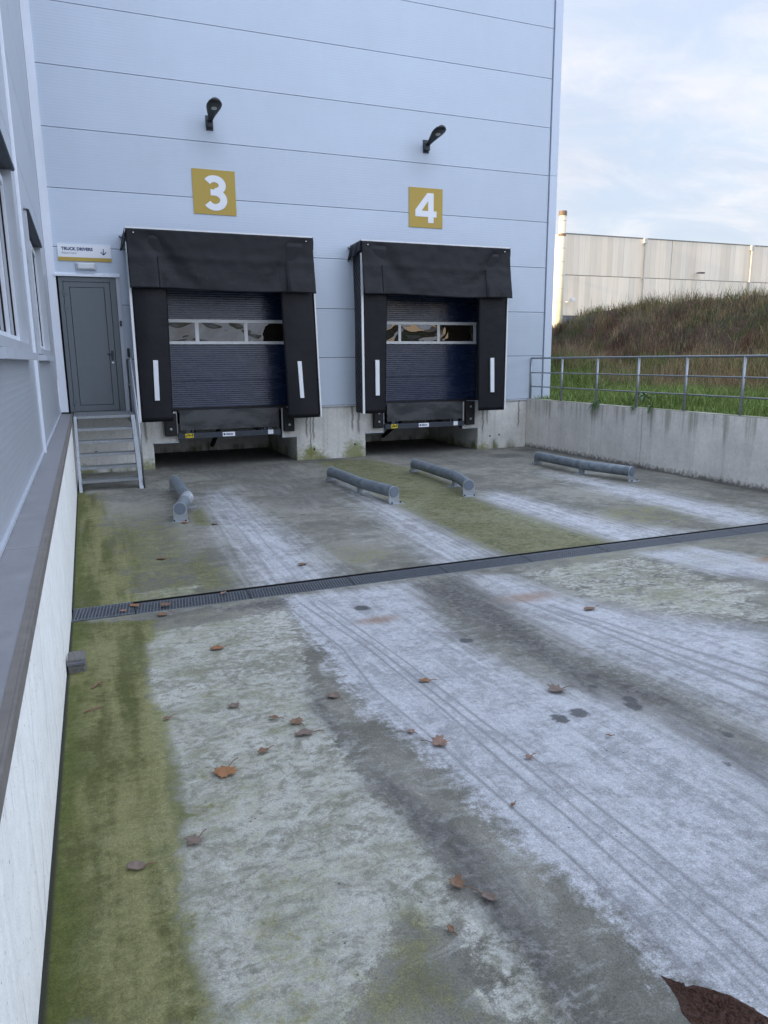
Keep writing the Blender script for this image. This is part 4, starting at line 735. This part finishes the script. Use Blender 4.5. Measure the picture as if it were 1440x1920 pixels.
# ------------------------------------------------------------------ blades, stalks (one mesh each, uncountable)
def blade_mesh(name, px, py, h, w, lean, cols, kind='blade', z=None):
    n = len(px); pz = hill(px, py) - .02 if z is None else z; a = rng.random(n) * 2 * np.pi; ld = rng.random(n) * 2 * np.pi
    cx, cy = np.cos(a) * w / 2, np.sin(a) * w / 2; lx, ly = np.cos(ld) * lean * h, np.sin(ld) * lean * h
    V = np.zeros((n, 5, 3)); 
    V[:, 0] = np.stack([px - cx, py - cy, pz], -1); V[:, 1] = np.stack([px + cx, py + cy, pz], -1)
    V[:, 2] = np.stack([px + cx * .75 + lx * .35, py + cy * .75 + ly * .35, pz + h * .58], -1); V[:, 3] = np.stack([px - cx * .75 + lx * .35, py - cy * .75 + ly * .35, pz + h * .58], -1)
    V[:, 4] = np.stack([px + lx, py + ly, pz + h * (1 - .35 * lean)], -1)
    i = np.arange(n) * 5; loops = np.concatenate([np.stack([i, i + 1, i + 2, i + 3], -1), np.stack([i + 3, i + 2, i + 4], -1)], 1)  # quad + tri
    me = bpy.data.meshes.new(name); me.vertices.add(n * 5); me.vertices.foreach_set('co', V.reshape(-1).astype(np.float32))
    me.loops.add(n * 7); me.loops.foreach_set('vertex_index', loops.reshape(-1).astype(np.int32))
    me.polygons.add(n * 2); st = np.stack([np.arange(n) * 7, np.arange(n) * 7 + 4], -1).reshape(-1); me.polygons.foreach_set('loop_start', st.astype(np.int32))
    me.update(calc_edges=True); me.validate()
    at = me.attributes.new('tint', 'FLOAT_COLOR', 'POINT'); C4 = np.ones((n, 5, 4)); C4[:, :, :3] = cols[:, None, :]
    at.data.foreach_set('color', C4.reshape(-1).astype(np.float32)); return me
def m_blade():
    m, g, b = mat('plant_blades'); c = g.node('ShaderNodeAttribute', attribute_name='tint').outputs['Color']; g.put(b.inputs['Base Color'], c); g.put(b.inputs['Roughness'], .6); g.put(b.inputs['Specular IOR Level'], .25)
    t = g.node('ShaderNodeBsdfTranslucent', {'Color': c}); ms = g.node('ShaderNodeMixShader', {0: .25, 1: b.outputs[0], 2: t.outputs[0]})
    g.l.new(ms.outputs[0], [n for n in g.n if n.type == 'OUTPUT_MATERIAL'][0].inputs[0]); return m
M['blade'] = m_blade()
def pal(n, A, B, var=.25):
    t = rng.random((n, 1)); c = np.array(A) * (1 - t) + np.array(B) * t; return c * (1 + var * (rng.random((n, 1)) * 2 - 1))
def wedge(n, x0, x1, y0, y1):           # keep what the court could look out on
    x = rng.uniform(x0, x1, n); y = rng.uniform(y0, y1, n); return x, y
def scarp(x, y):        # bare slipped soil below the crest and in a few hollows
    a = sstep(18.3, 19.2, x + .8 * fbm(y * .8, x * .8)) * sstep(21.4, 20.7, x) * sstep(-.04, .10, fbm(x * .35 + 2, y * .28 + 6))
    return np.maximum(a, sstep(15.8, 16.4, x) * sstep(18.2, 17.2, x) * sstep(.16, .26, fbm(x * .6 + 20, y * .5)))
# lush grass strip behind the wall
x, y = wedge(60000, 11.13, 18, -12, 7); k = (rng.random(len(x)) < np.clip(1.25 - (x - 11.1) / 9 + .9 * fbm(x * .6, y * .6), .06, 1)) & ~((x < 11.6) & (y > -.05)); x, y = x[k], y[k]
tall = np.clip(.75 + 1.5 * fbm(x * .5, y * .5), .35, 1.3); near = np.clip((x - 11.0) / .9, .45, 1)
tag(link('tall_grass', blade_mesh('tall_grass', x, y, rng.uniform(.20, .58, len(x)) * tall * near, rng.uniform(.012, .022, len(x)), rng.uniform(.15, .75, len(x)), pal(len(x), (.10, .175, .038), (.30, .37, .12), .45)), M['blade']), 'lush green grass growing behind the railing on the right', 'grass', kind='stuff')
# dry brown weeds at the foot and on the face of the bank
x, y = wedge(76000, 13.4, 22.5, -13, 22); f = fbm(x * .45, y * .45)
k = rng.random(len(x)) < np.clip(.1 + sstep(13.4, 15.4, x) * .85 + 1.0 * f, 0, 1) * np.clip(1.25 - .5 * sstep(17.5, 20.5, x) + f, .25, 1); x, y, f = x[k], y[k], f[k]
sc = scarp(x, y); k = rng.random(len(x)) > .93 * sc; x, y, f = x[k], y[k], f[k]
cl = np.clip(.75 + 2.2 * fbm(x * 1.1, y * 1.1), .25, 1.6)
hh = rng.uniform(.22, .80, len(x)) * (1 - .45 * sstep(16, 20, x)) * cl; cc = pal(len(x), (.15, .095, .066), (.42, .31, .20), .45); warm = sstep(6, -3, y + 4 * fbm(x * .3, y * .3))[:, None]; cc = cc * (1 + warm * np.array([.35, .35, .05]))
gm = (fbm(x * .35 + 9, y * .35) > .10)[:, None]; cc = np.where(gm, pal(len(x), (.07, .095, .03), (.18, .19, .075), .35), cc)
pale_ = ((x < 16.2) & (rng.random(len(x)) < .4))[:, None]; cc = np.where(pale_, pal(len(x), (.32, .26, .19), (.2, .165, .12), .2), cc)
tag(link('dry_weeds', blade_mesh('dry_weeds', x, y, hh, rng.uniform(.006, .016, len(x)), rng.uniform(.05, .6, len(x)), cc), M['blade']), 'brown dry weeds covering the foot and face of the earth bank', 'weeds', kind='stuff')
# matted greenish grass lying on the bank and the crest fringe
x, y = wedge(42000, 14, 23.2, -12, 20); f = fbm(x * .5 + 40, y * .5); k = rng.random(len(x)) < np.clip(.35 + 1.6 * f + .6 * sstep(20.2, 21.4, x), 0, 1) * (1 - .92 * scarp(x, y)); x, y = x[k], y[k]
on = sstep(20.6, 21.6, x)
tag(link('bank_grass', blade_mesh('bank_grass', x, y, rng.uniform(.12, .42, len(x)) * (1 + .5 * on * rng.random(len(x)) ** 3), rng.uniform(.012, .022, len(x)), rng.uniform(.3, 1.1, len(x)), pal(len(x), (.085, .10, .03), (.26, .25, .10), .4)), M['blade']), 'matted olive grass on the slope and along the crest of the earth bank', 'grass', kind='stuff')

# weeds growing in clumps of one kind
nc = 420; cxs, cys = wedge(nc, 14.2, 21.8, -11, 16); kinds = np.array([(.46, .36, .21), (.11, .068, .05), (.15, .17, .055), (.24, .13, .095), (.30, .24, .13), (.09, .12, .035)])[rng.choice(6, nc, p=[.2, .26, .16, .16, .14, .08])]
hc = rng.uniform(.25, .95, nc) * np.where(cxs > 18, .75, 1); nb = rng.integers(35, 120, nc); ci_ = np.repeat(np.arange(nc), nb); sp_ = rng.uniform(.12, .42, nc)
x = cxs[ci_] + rng.normal(0, 1, len(ci_)) * sp_[ci_]; y = cys[ci_] + rng.normal(0, 1, len(ci_)) * sp_[ci_]
tag(link('weed_clumps', blade_mesh('weed_clumps', x, y, hc[ci_] * rng.uniform(.45, 1.05, len(x)), rng.uniform(.007, .018, len(x)), rng.uniform(.08, .7, len(x)), kinds[ci_] * rng.uniform(.65, 1.3, (len(x), 1))), M['blade']), 'mixed straw, olive and dark weed clumps scattered over the bank', 'weeds', kind='stuff')
# thin dead stalks standing up along the crest and at the foot of the bank
x, y = wedge(900, 20.4, 22.6, -12, 14); x2, y2 = wedge(2200, 14.2, 17.5, -11, 6); x, y = np.concatenate([x, x2]), np.concatenate([y, y2]); k = fbm(x * .7 + 3, y * .7) > -.02; x, y = x[k], y[k]
tag(link('dead_stalks', blade_mesh('dead_stalks', x, y, rng.uniform(.45, 1.05, len(x)) * np.where(x > 19, .85, 1), rng.uniform(.008, .016, len(x)), rng.uniform(.03, .25, len(x)), pal(len(x), (.30, .22, .14), (.46, .38, .24), .3)), M['blade']), 'tall pale dead stalks standing above the weeds on the bank', 'weeds', kind='stuff')
# broad-leaved plants hanging over the wall and on the crest
M['leaf_green'] = simple('broad_leaf_green', (.045, .10, .022), .5, 0, .35, 12)
def leaf_blade(mb, base, d, up, L, w, droop):
    d = d.normalized(); s = d.cross(up).normalized(); n = 6; rows = []
    for i in range(n + 1):
        t = i / n; p = base + d * (L * t) + Vector((0, 0, -droop * L * t * t)); ww = w * (math.sin(math.pi * min(.97, t * .92 + .06))) ** .8
        rows += [p - s * ww / 2 + up * .1 * ww, p, p + s * ww / 2 + up * .1 * ww]
    mb.add(rows, [(i * 3 + j, i * 3 + j + 1, i * 3 + j + 4, i * 3 + j + 3) for i in range(n) for j in range(2)])
def plant(x, y, z, n, L, label, over=False, w=.09):
    t = thing('leafy_weed', (x, y, z), label, 'weed', 'leafy weeds over the wall'); mb = MB(); st = MB()
    for i in range(n):
        a = (math.pi + random.uniform(-.8, .8)) if over else random.uniform(0, 6.28); el = random.uniform(.1, .9)
        d = Vector((math.cos(a) * math.cos(el), math.sin(a) * math.cos(el), math.sin(el))); b0 = Vector((x, y, z)); b1 = b0 + d * L * .5 * random.uniform(.6, 1.2)
        st.tube([b0, b1], .004, 5); leaf_blade(mb, b1, d, Vector((0, 0, 1)), L * random.uniform(.6, 1.1), w * random.uniform(.7, 1.2), random.uniform(.7, 1.6) if over else random.uniform(.3, .9))
    mb.build('leaf', M['leaf_green'], t, smooth=True); st.build('stem', M['leaf_green'], t)
plant(11.0, -2.62, .0, 40, .17, 'bushy green weed tuft drooping over the wall between the first railing posts', True, .022)
plant(10.98, -3.75, .0, 6, .11, 'small broad-leaved weed draped over the wall top left of its joint', True, .05)
plant(10.96, -4.25, -.02, 4, .15, 'few hanging dock leaves right of the wall joint', True, .075)
plant(11.6, -3.2, .12, 22, .22, 'broad-leaved weed standing in the grass behind the railing', False, .06)

# ------------------------------------------------------------------ far warehouse
FW = thing('concrete_warehouse', (70, 40, 0), 'long beige concrete-panel warehouse beyond the earth bank', 'warehouse')
def m_planks():
    m, g, b = mat('vertical_concrete_planks'); P = g.pos(); x, y, z = g.sep(P)
    up = g.m('GREATER_THAN', z, 7.97); xx = g.m('ADD', g.m('DIVIDE', x, .6), g.m('MULTIPLY', up, 57.3)); i = g.m('FLOOR', xx); fr = g.m('FRACT', xx)
    wn = g.node('ShaderNodeTexWhiteNoise', noise_dimensions='1D'); g.put(wn.inputs['W'], i); w2 = g.node('ShaderNodeTexWhiteNoise', noise_dimensions='1D'); g.put(w2.inputs['W'], g.m('ADD', i, 91.7))
    s = g.noise(g.mapv(P, (3, 3, .25)), 1, 6, .6)
    k = g.m('MULTIPLY', g.rng(wn.outputs[0], 0, 1, .88, 1.08), g.rng(s, .3, .7, .93, 1.06))
    c = g.mix(1, g.mix(w2.outputs[0], (.93, .79, .66), (.90, .79, .69)), g.node('ShaderNodeCombineXYZ', {0: k, 1: k, 2: k}).outputs[0], 'MULTIPLY')
    jt = g.m('MULTIPLY', g.step(g.m('ABSOLUTE', g.m('SUBTRACT', fr, .5)), .46, .49), g.step(w2.outputs[0], .25, .8)); c = g.mix(g.m('MULTIPLY', jt, .45), c, (.25, .22, .2))
    g.put(b.inputs['Base Color'], c); g.put(b.inputs['Roughness'], .85); return m
M['planks'] = m_planks()
MB().box(39.9, 42.1, 40, 40.3, 4.57, 7.94).box(42.3, 52.06, 40, 40.3, 0, 7.94).box(52.12, 130, 40, 40.3, 0, 7.94).box(39.9, 52.06, 40, 40.3, 8.0, 11.32).box(52.12, 130, 40, 40.3, 8.0, 11.32).box(42.1, 42.3, 40, 40.3, 4.57, 7.94).box(39.9, 40.2, 40.3, 85, 0, 11.32).build('wall', M['planks'], FW)
MB().box(39.95, 130, 40.06, 40.2, 7.9, 8.05).box(52.0, 52.2, 40.06, 40.2, 0, 11.2).build('panel_joint', simple('joint_grey', (.22, .2, .19)), FW)
MB().box(39.88, 130, 39.97, 40.35, 11.322, 11.40).build('parapet_cap', M['roofing'], FW); MB().box(40.2, 130, 40.35, 85, 11.0, 11.2).build('roof', M['roofing'], FW)
MB().box(45.6, 48.5, 44, 47, 11.2, 11.62).box(47.2, 47.9, 43, 44, 11.2, 11.55).each('roof_unit', M['trim_mid'], FW)
gt = MB()
for k in range(14): gt.box(39.95 + k * .153, 39.95 + k * .153 + .147, 40.06, 40.1, 0, 4.56)
gt.build('gate', simple('gate_grey', (.15, .155, .165)), FW); MB().box(42.1, 42.3, 39.98, 40.25, 0, 4.56).build('gate_post', M['trim_mid'], FW)
for x in (48.85, 61.8, 74.8): MB().tube([(x, 39.86, 0), (x, 39.86, 11.2)], .075, 10).box(x - .16, x + .16, 39.75, 39.98, 10.9, 11.36).box(x - .13, x + .13, 39.8, 39.98, 7.9, 8.0).build('downpipe', M['pipe_white'], FW, smooth=False)
t = thing('warehouse_lamp', (40.95, 40, 5.75), 'small white wall light low on the far warehouse, left side', 'lamp'); MB().beam((40.6, 39.95, 5.7), (40.9, 39.6, 5.75), .06, .06).build('arm', M['white'], t); MB().box(40.82, 41.15, 39.35, 39.7, 5.72, 6.0).build('lamp_head', M['white'], t, bevel=.03)
t = thing('warehouse_lamp', (55.3, 40, 8.55), 'small dark wall light on the far warehouse between its downpipes', 'lamp'); MB().beam((55.2, 40, 8.6), (55.2, 39.6, 8.6), .06, .06).build('arm', M['black'], t); MB().box(54.95, 55.55, 39.3, 39.65, 8.5, 8.62).build('lamp_head', M['black'], t, bevel=.03)
t = thing('chimney_pipe', (39.62, 39.5, 0), 'cream vertical flue pipe with brown cap at the corner of the far warehouse', 'flue')
MB().tube([(39.62, 39.45, 0), (39.62, 39.45, 12.65)], .31, 28).build('pipe', simple('flue_cream', (.62, .56, .44), .55, .0, .08, 2), t, smooth=True)
MB().tube([(39.62, 39.45, 12.65), (39.62, 39.45, 13.0)], .34, 28).tube([(39.62, 39.45, 11.0), (39.62, 39.45, 11.2)], .33, 28).each('collar', simple('flue_brown', (.20, .13, .09), .6), t)
sg = MB()
for z in np.arange(1.2, 12.4, 1.1): sg.tube([(39.62, 39.45, z), (39.62, 39.45, z + .04)], .317, 28)
sg.each('seam_ring', simple('flue_seam', (.42, .38, .31), .5), t)
for z in (4.8, 8.0): MB().box(39.62, 40.05, 39.4, 39.99, z - .12, z + .12).build('wall_bracket', M['white'], t)

# ------------------------------------------------------------------ what the dock windows mirror: the yard behind the viewer
MB().box(38, 74, -80, -56, 0, 9).build('mirrored_warehouse', None)
BW = thing('opposite_warehouse', (52, -60, 0), 'sunlit pale warehouse across the yard, mirrored in the dock door windows', 'warehouse')
_o = bpy.data.objects['mirrored_warehouse']; _o.name = 'wall'; _o.data.materials.append(M['planks']); _o.parent = BW; _o.location = (-52, 60, 0)
MB().box(37.8, 74.2, -80.2, -55.8, 9.0, 9.25).build('roof', M['roofing'], BW)

# ------------------------------------------------------------------ litter on the floor
M['leaf'] = [simple('dry_leaf_%s' % n, c, .7, 0, .3, 40, bmp=.003, bsc=60) for n, c in (('orange', (.27, .125, .05)), ('brown', (.18, .105, .062)), ('grey', (.17, .125, .10)), ('pink', (.24, .15, .11)))]
MAPLE = [(0, -.5), (.10, -.36), (.34, -.44), (.30, -.22), (.52, -.10), (.42, .02), (.50, .26), (.26, .20), (.20, .34), (.10, .30), (0, .52), (-.10, .30), (-.20, .36), (-.24, .18), (-.50, .24), (-.40, .0), (-.54, -.12), (-.30, -.22), (-.34, -.42), (-.10, -.36)]
OVAL = [(.5 * .62 * math.sin(a) * (1 + .12 * math.sin(5 * a)), -.5 * math.cos(a) * (1 + .06 * math.sin(7 * a))) for a in np.linspace(0, 2 * math.pi, 19)[:-1]]
def leaf(x, y, size, rot, shape, col, curl, label, squash=1.):
    size *= .68 if y > DR1 else .84; curl *= .75
    z = gz(y); t = thing('fallen_leaf', (x, y, z), label, 'leaf', 'dry leaves fallen on the concrete')
    out = MAPLE if shape else OVAL; R3 = Matrix.Rotation(rot, 3, 'Z'); sd = x * 7 + y * 3; vs = []; fs = []; rings = 5; n = len(out)
    H = lambda u, v: (curl * (abs(u) ** 1.6 * 1.1 + .5 * max(0, v) ** 2) + .10 * nz(u * 3 + sd, v * 3, sd)) * size + .012
    for r in range(1, rings + 1):
        for (u, v) in out:
            q = r / rings; u2, v2 = u * q * squash, v * q; p = R3 @ Vector((u2 * size, v2 * size, 0)); vs.append((x + p.x, y + p.y, z + max(.003, H(u, v) * q ** 1.5 if r == rings else H(u * q, v * q))))
    vs.append((x, y, z + .012)); c = len(vs) - 1
    fs += [(c, k, (k + 1) % n) for k in range(n)] + [((r - 1) * n + k, r * n + k, r * n + (k + 1) % n, (r - 1) * n + (k + 1) % n) for r in range(1, rings) for k in range(n)]
    MB().add(vs, fs).build('blade', M['leaf'][col], t, smooth=True, solid=.0012)
    tip = R3 @ Vector((random.uniform(-.2, .2) * size, -(.5 + .55) * size, 0)); b0 = R3 @ Vector((0, -.45 * size, 0))
    MB().tube([(x + b0.x, y + b0.y, z + .012), (x + (b0.x + tip.x) / 2, y + (b0.y + tip.y) / 2, z + .012 + .1 * size), (x + tip.x, y + tip.y, z + .012 + .05 * size)], .0022, 6).build('stalk', M['leaf'][1], t)
LV = [(1.62, -11.86, .135, 2.6, 1, 0, .25, 'large orange lobed leaf with upright stalk, brightest on the floor'),
 (2.66, -12.03, .115, -1.9, 1, 3, .5, 'curled pale brown leaf with long stalk beside the tyre lines'),
 (2.07, -11.63, .115, 1.4, 0, 2, .45, 'brown folded leaf nearer of two lying together by the grime band'),
 (2.07, -11.47, .09, .4, 1, 1, .4, 'brown crumpled leaf farther of two lying together by the grime band'),
 (1.83, -11.73, .075, 1.9, 0, 1, .7, 'small dark rolled leaf with long thin stalk, right of the orange leaf'),
 (1.97, -11.37, .07, .9, 0, 1, .6, 'thin slanted brown leaf above the two lying together'),
 (1.88, -10.03, .12, 1.5, 0, 0, .4, 'reddish leaf with stalk on pale concrete between block and tyre lane'),
 (1.8, -11.1, .085, .2, 1, 2, .3, 'greyish flat leaf on pale concrete above the orange leaf'),
 (1.41, -12.36, .085, 2.2, 1, 2, .35, 'grey-brown square leaf on the edge of the green strip'),
 (1.19, -12.43, .085, 1.2, 0, 2, .3, 'dull oval leaf lying wholly on the green strip'),
 (2.23, -13.02, .075, .7, 1, 1, .8, 'tightly curled tan leaf left of the dark stalked one'),
 (2.30, -13.13, .07, -2.5, 0, 2, .7, 'dark leaf with raised stalk on the grime near the viewer'),
 (2.11, -13.21, .04, 0, 0, 1, .5, 'tiny brown leaf nearest the viewer on pale concrete'),
 (3.56, -11.73, .13, 1.6, 1, 2, .5, 'ragged dark leaf on the blue-white lane near the oil spots'),
 (2.94, -11.25, .085, 1.1, 0, 0, .4, 'small orange leaf among the parallel tyre lines'),
 (2.58, -11.85, .05, .3, 1, 3, .3, 'tiny pinkish leaf just left of the curled pale leaf'),
 (2.97, -12.35, .05, 2, 1, 3, .3, 'tiny rust-pink scrap of leaf on the lane right of the tyre lines'),
 (3.45, -12.33, .035, 1, 0, 1, .6, 'tiny yellowish leaf alone on the right part of the lane'),
 (2.68, -12.67, .035, 2, 0, 1, .5, 'tiny brown leaf on the lane left of the tyre lines'),
 (1.43, -11.11, .055, 2, 0, 1, .5, 'small brown leaf at the border of green strip and pale crust'),
 (1.40, -8.56, .13, 1, 0, 0, .4, 'orange leaf on the far rim of the drain near the left wall'),
 (1.65, -8.66, .14, 2, 1, 1, .5, 'dark brown leaf lying on the drain grating'),
 (2.36, -11.22, .10, .5, 1, 2, .25, 'flat brown leaf on the dark grime band'),
 (1.77, -7.05, .16, 1, 0, 1, .5, 'brown leaf on algae between drain and first wheel guide'),
 (3.11, -7.89, .15, 1.8, 0, 1, .4, 'brown leaf on the left lane of dock 3 above the drain'),
 (2.22, -5.32, .13, 1.5, 1, 0, .4, 'rust-red leaf against the end plate of the first wheel guide'),
 (2.58, -5.56, .14, .4, 0, 1, .3, 'brown leaf right of the first wheel guide end'),
 (4.77, -10.47, .12, 1.6, 0, 1, .4, 'brown leaf on the far right lane beyond the rust stain'),
 (2.18, -8.52, .11, 2.4, 0, 3, .4, 'tan leaf on the drain rim where the tyre lane begins'),
 (1.6, -8.93, .12, 1.4, 1, 1, .3, 'brown leaf on the near side of the drain by the green strip'),
 (1.30, -8.66, .1, .3, 1, 3, .3, 'tan twiglike leaf lying on the first drain grating')]
for a in LV: leaf(*a)
def twig(pts, r, label):
    t = thing('twig', pts[0], label, 'twig'); MB().tube(pts, r, 6, rs=[r * (1 - .4 * i / len(pts)) for i in range(len(pts))]).build('stick', M['leaf'][1], t); p, q = Vector(pts[1]), Vector(pts[0]); MB().tube([p, p + (p - q).cross(Vector((0, 0, 1))) * .5], r * .7, 5).build('side_shoot', M['leaf'][1], t)
twig([(1.0, -10.80, gz(-10.8) + .008), (1.05, -10.79, gz(-10.8) + .014), (1.10, -10.77, gz(-10.8) + .008)], .006, 'short dark twig on the green strip, nearer of two below the block')
twig([(1.04, -10.42, gz(-10.4) + .006), (1.08, -10.38, gz(-10.4) + .014), (1.11, -10.35, gz(-10.4) + .02)], .007, 'short dark twig on the green strip just below the block')
t = thing('concrete_block', (.955, -9.95, gz(-9.95)), 'weathered grey concrete block lying against the left white wall', 'block')
MB().box(.90, 1.01, -10.06, -9.90, gz(-10.1) - .02, gz(-9.9) + .105).build('block_body', M['brick_grey'], t, bevel=.012); MB().box(.902, 1.008, -10.072, -10.058, gz(-10.1) + .05, gz(-9.9) + .085).build('smooth_band', simple('block_band', (.13, .135, .16), .6), t, bevel=.004)
# clod of wet brown soil
t = thing('soil_clod', (2.64, -13.78, gz(-13.78)), 'patch of dark brown crumbly soil in the lower right corner', 'soil')
pts = [(2.59, -13.625), (2.615, -13.685), (2.65, -13.69), (2.68, -13.72), (2.715, -13.76), (2.735, -13.81), (2.75, -13.88), (2.71, -13.93), (2.62, -13.90), (2.55, -13.83), (2.545, -13.76), (2.575, -13.70)]
ps = []
for i in range(len(pts)):
    (a, b), (c, d) = pts[i], pts[(i + 1) % len(pts)]
    for q in np.linspace(0, 1, 8)[:-1]: ps.append((a + (c - a) * q + .005 * nz(a * 90 + q * 9, b * 90), b + (d - b) * q + .005 * nz(b * 80, a * 90 + q * 9)))
cx, cy = 2.645, -13.78; vs = []; n = len(ps)
for r in range(1, 25):
    q = r / 24
    for (a, b) in ps:
        X_, Y_ = cx + (a - cx) * q, cy + (b - cy) * q; vs.append((X_, Y_, gz(Y_) + .001 + .011 * (1 - q ** 5) * (1 + .9 * nz(X_ * 45, Y_ * 45) + 1.1 * nz(X_ * 130, Y_ * 130))))
vs.append((cx, cy, gz(cy) + .012)); c = len(vs) - 1
M['clod'] = simple('wet_soil', (.082, .036, .022), .85, 0, .7, 120, bmp=.012, bsc=220)
MB().add(vs, [(c, k, (k + 1) % n) for k in range(n)] + [((r - 1) * n + k, r * n + k, r * n + (k + 1) % n, (r - 1) * n + (k + 1) % n) for r in range(1, 24) for k in range(n)]).build('soil_crust', M['clod'], t, smooth=True)
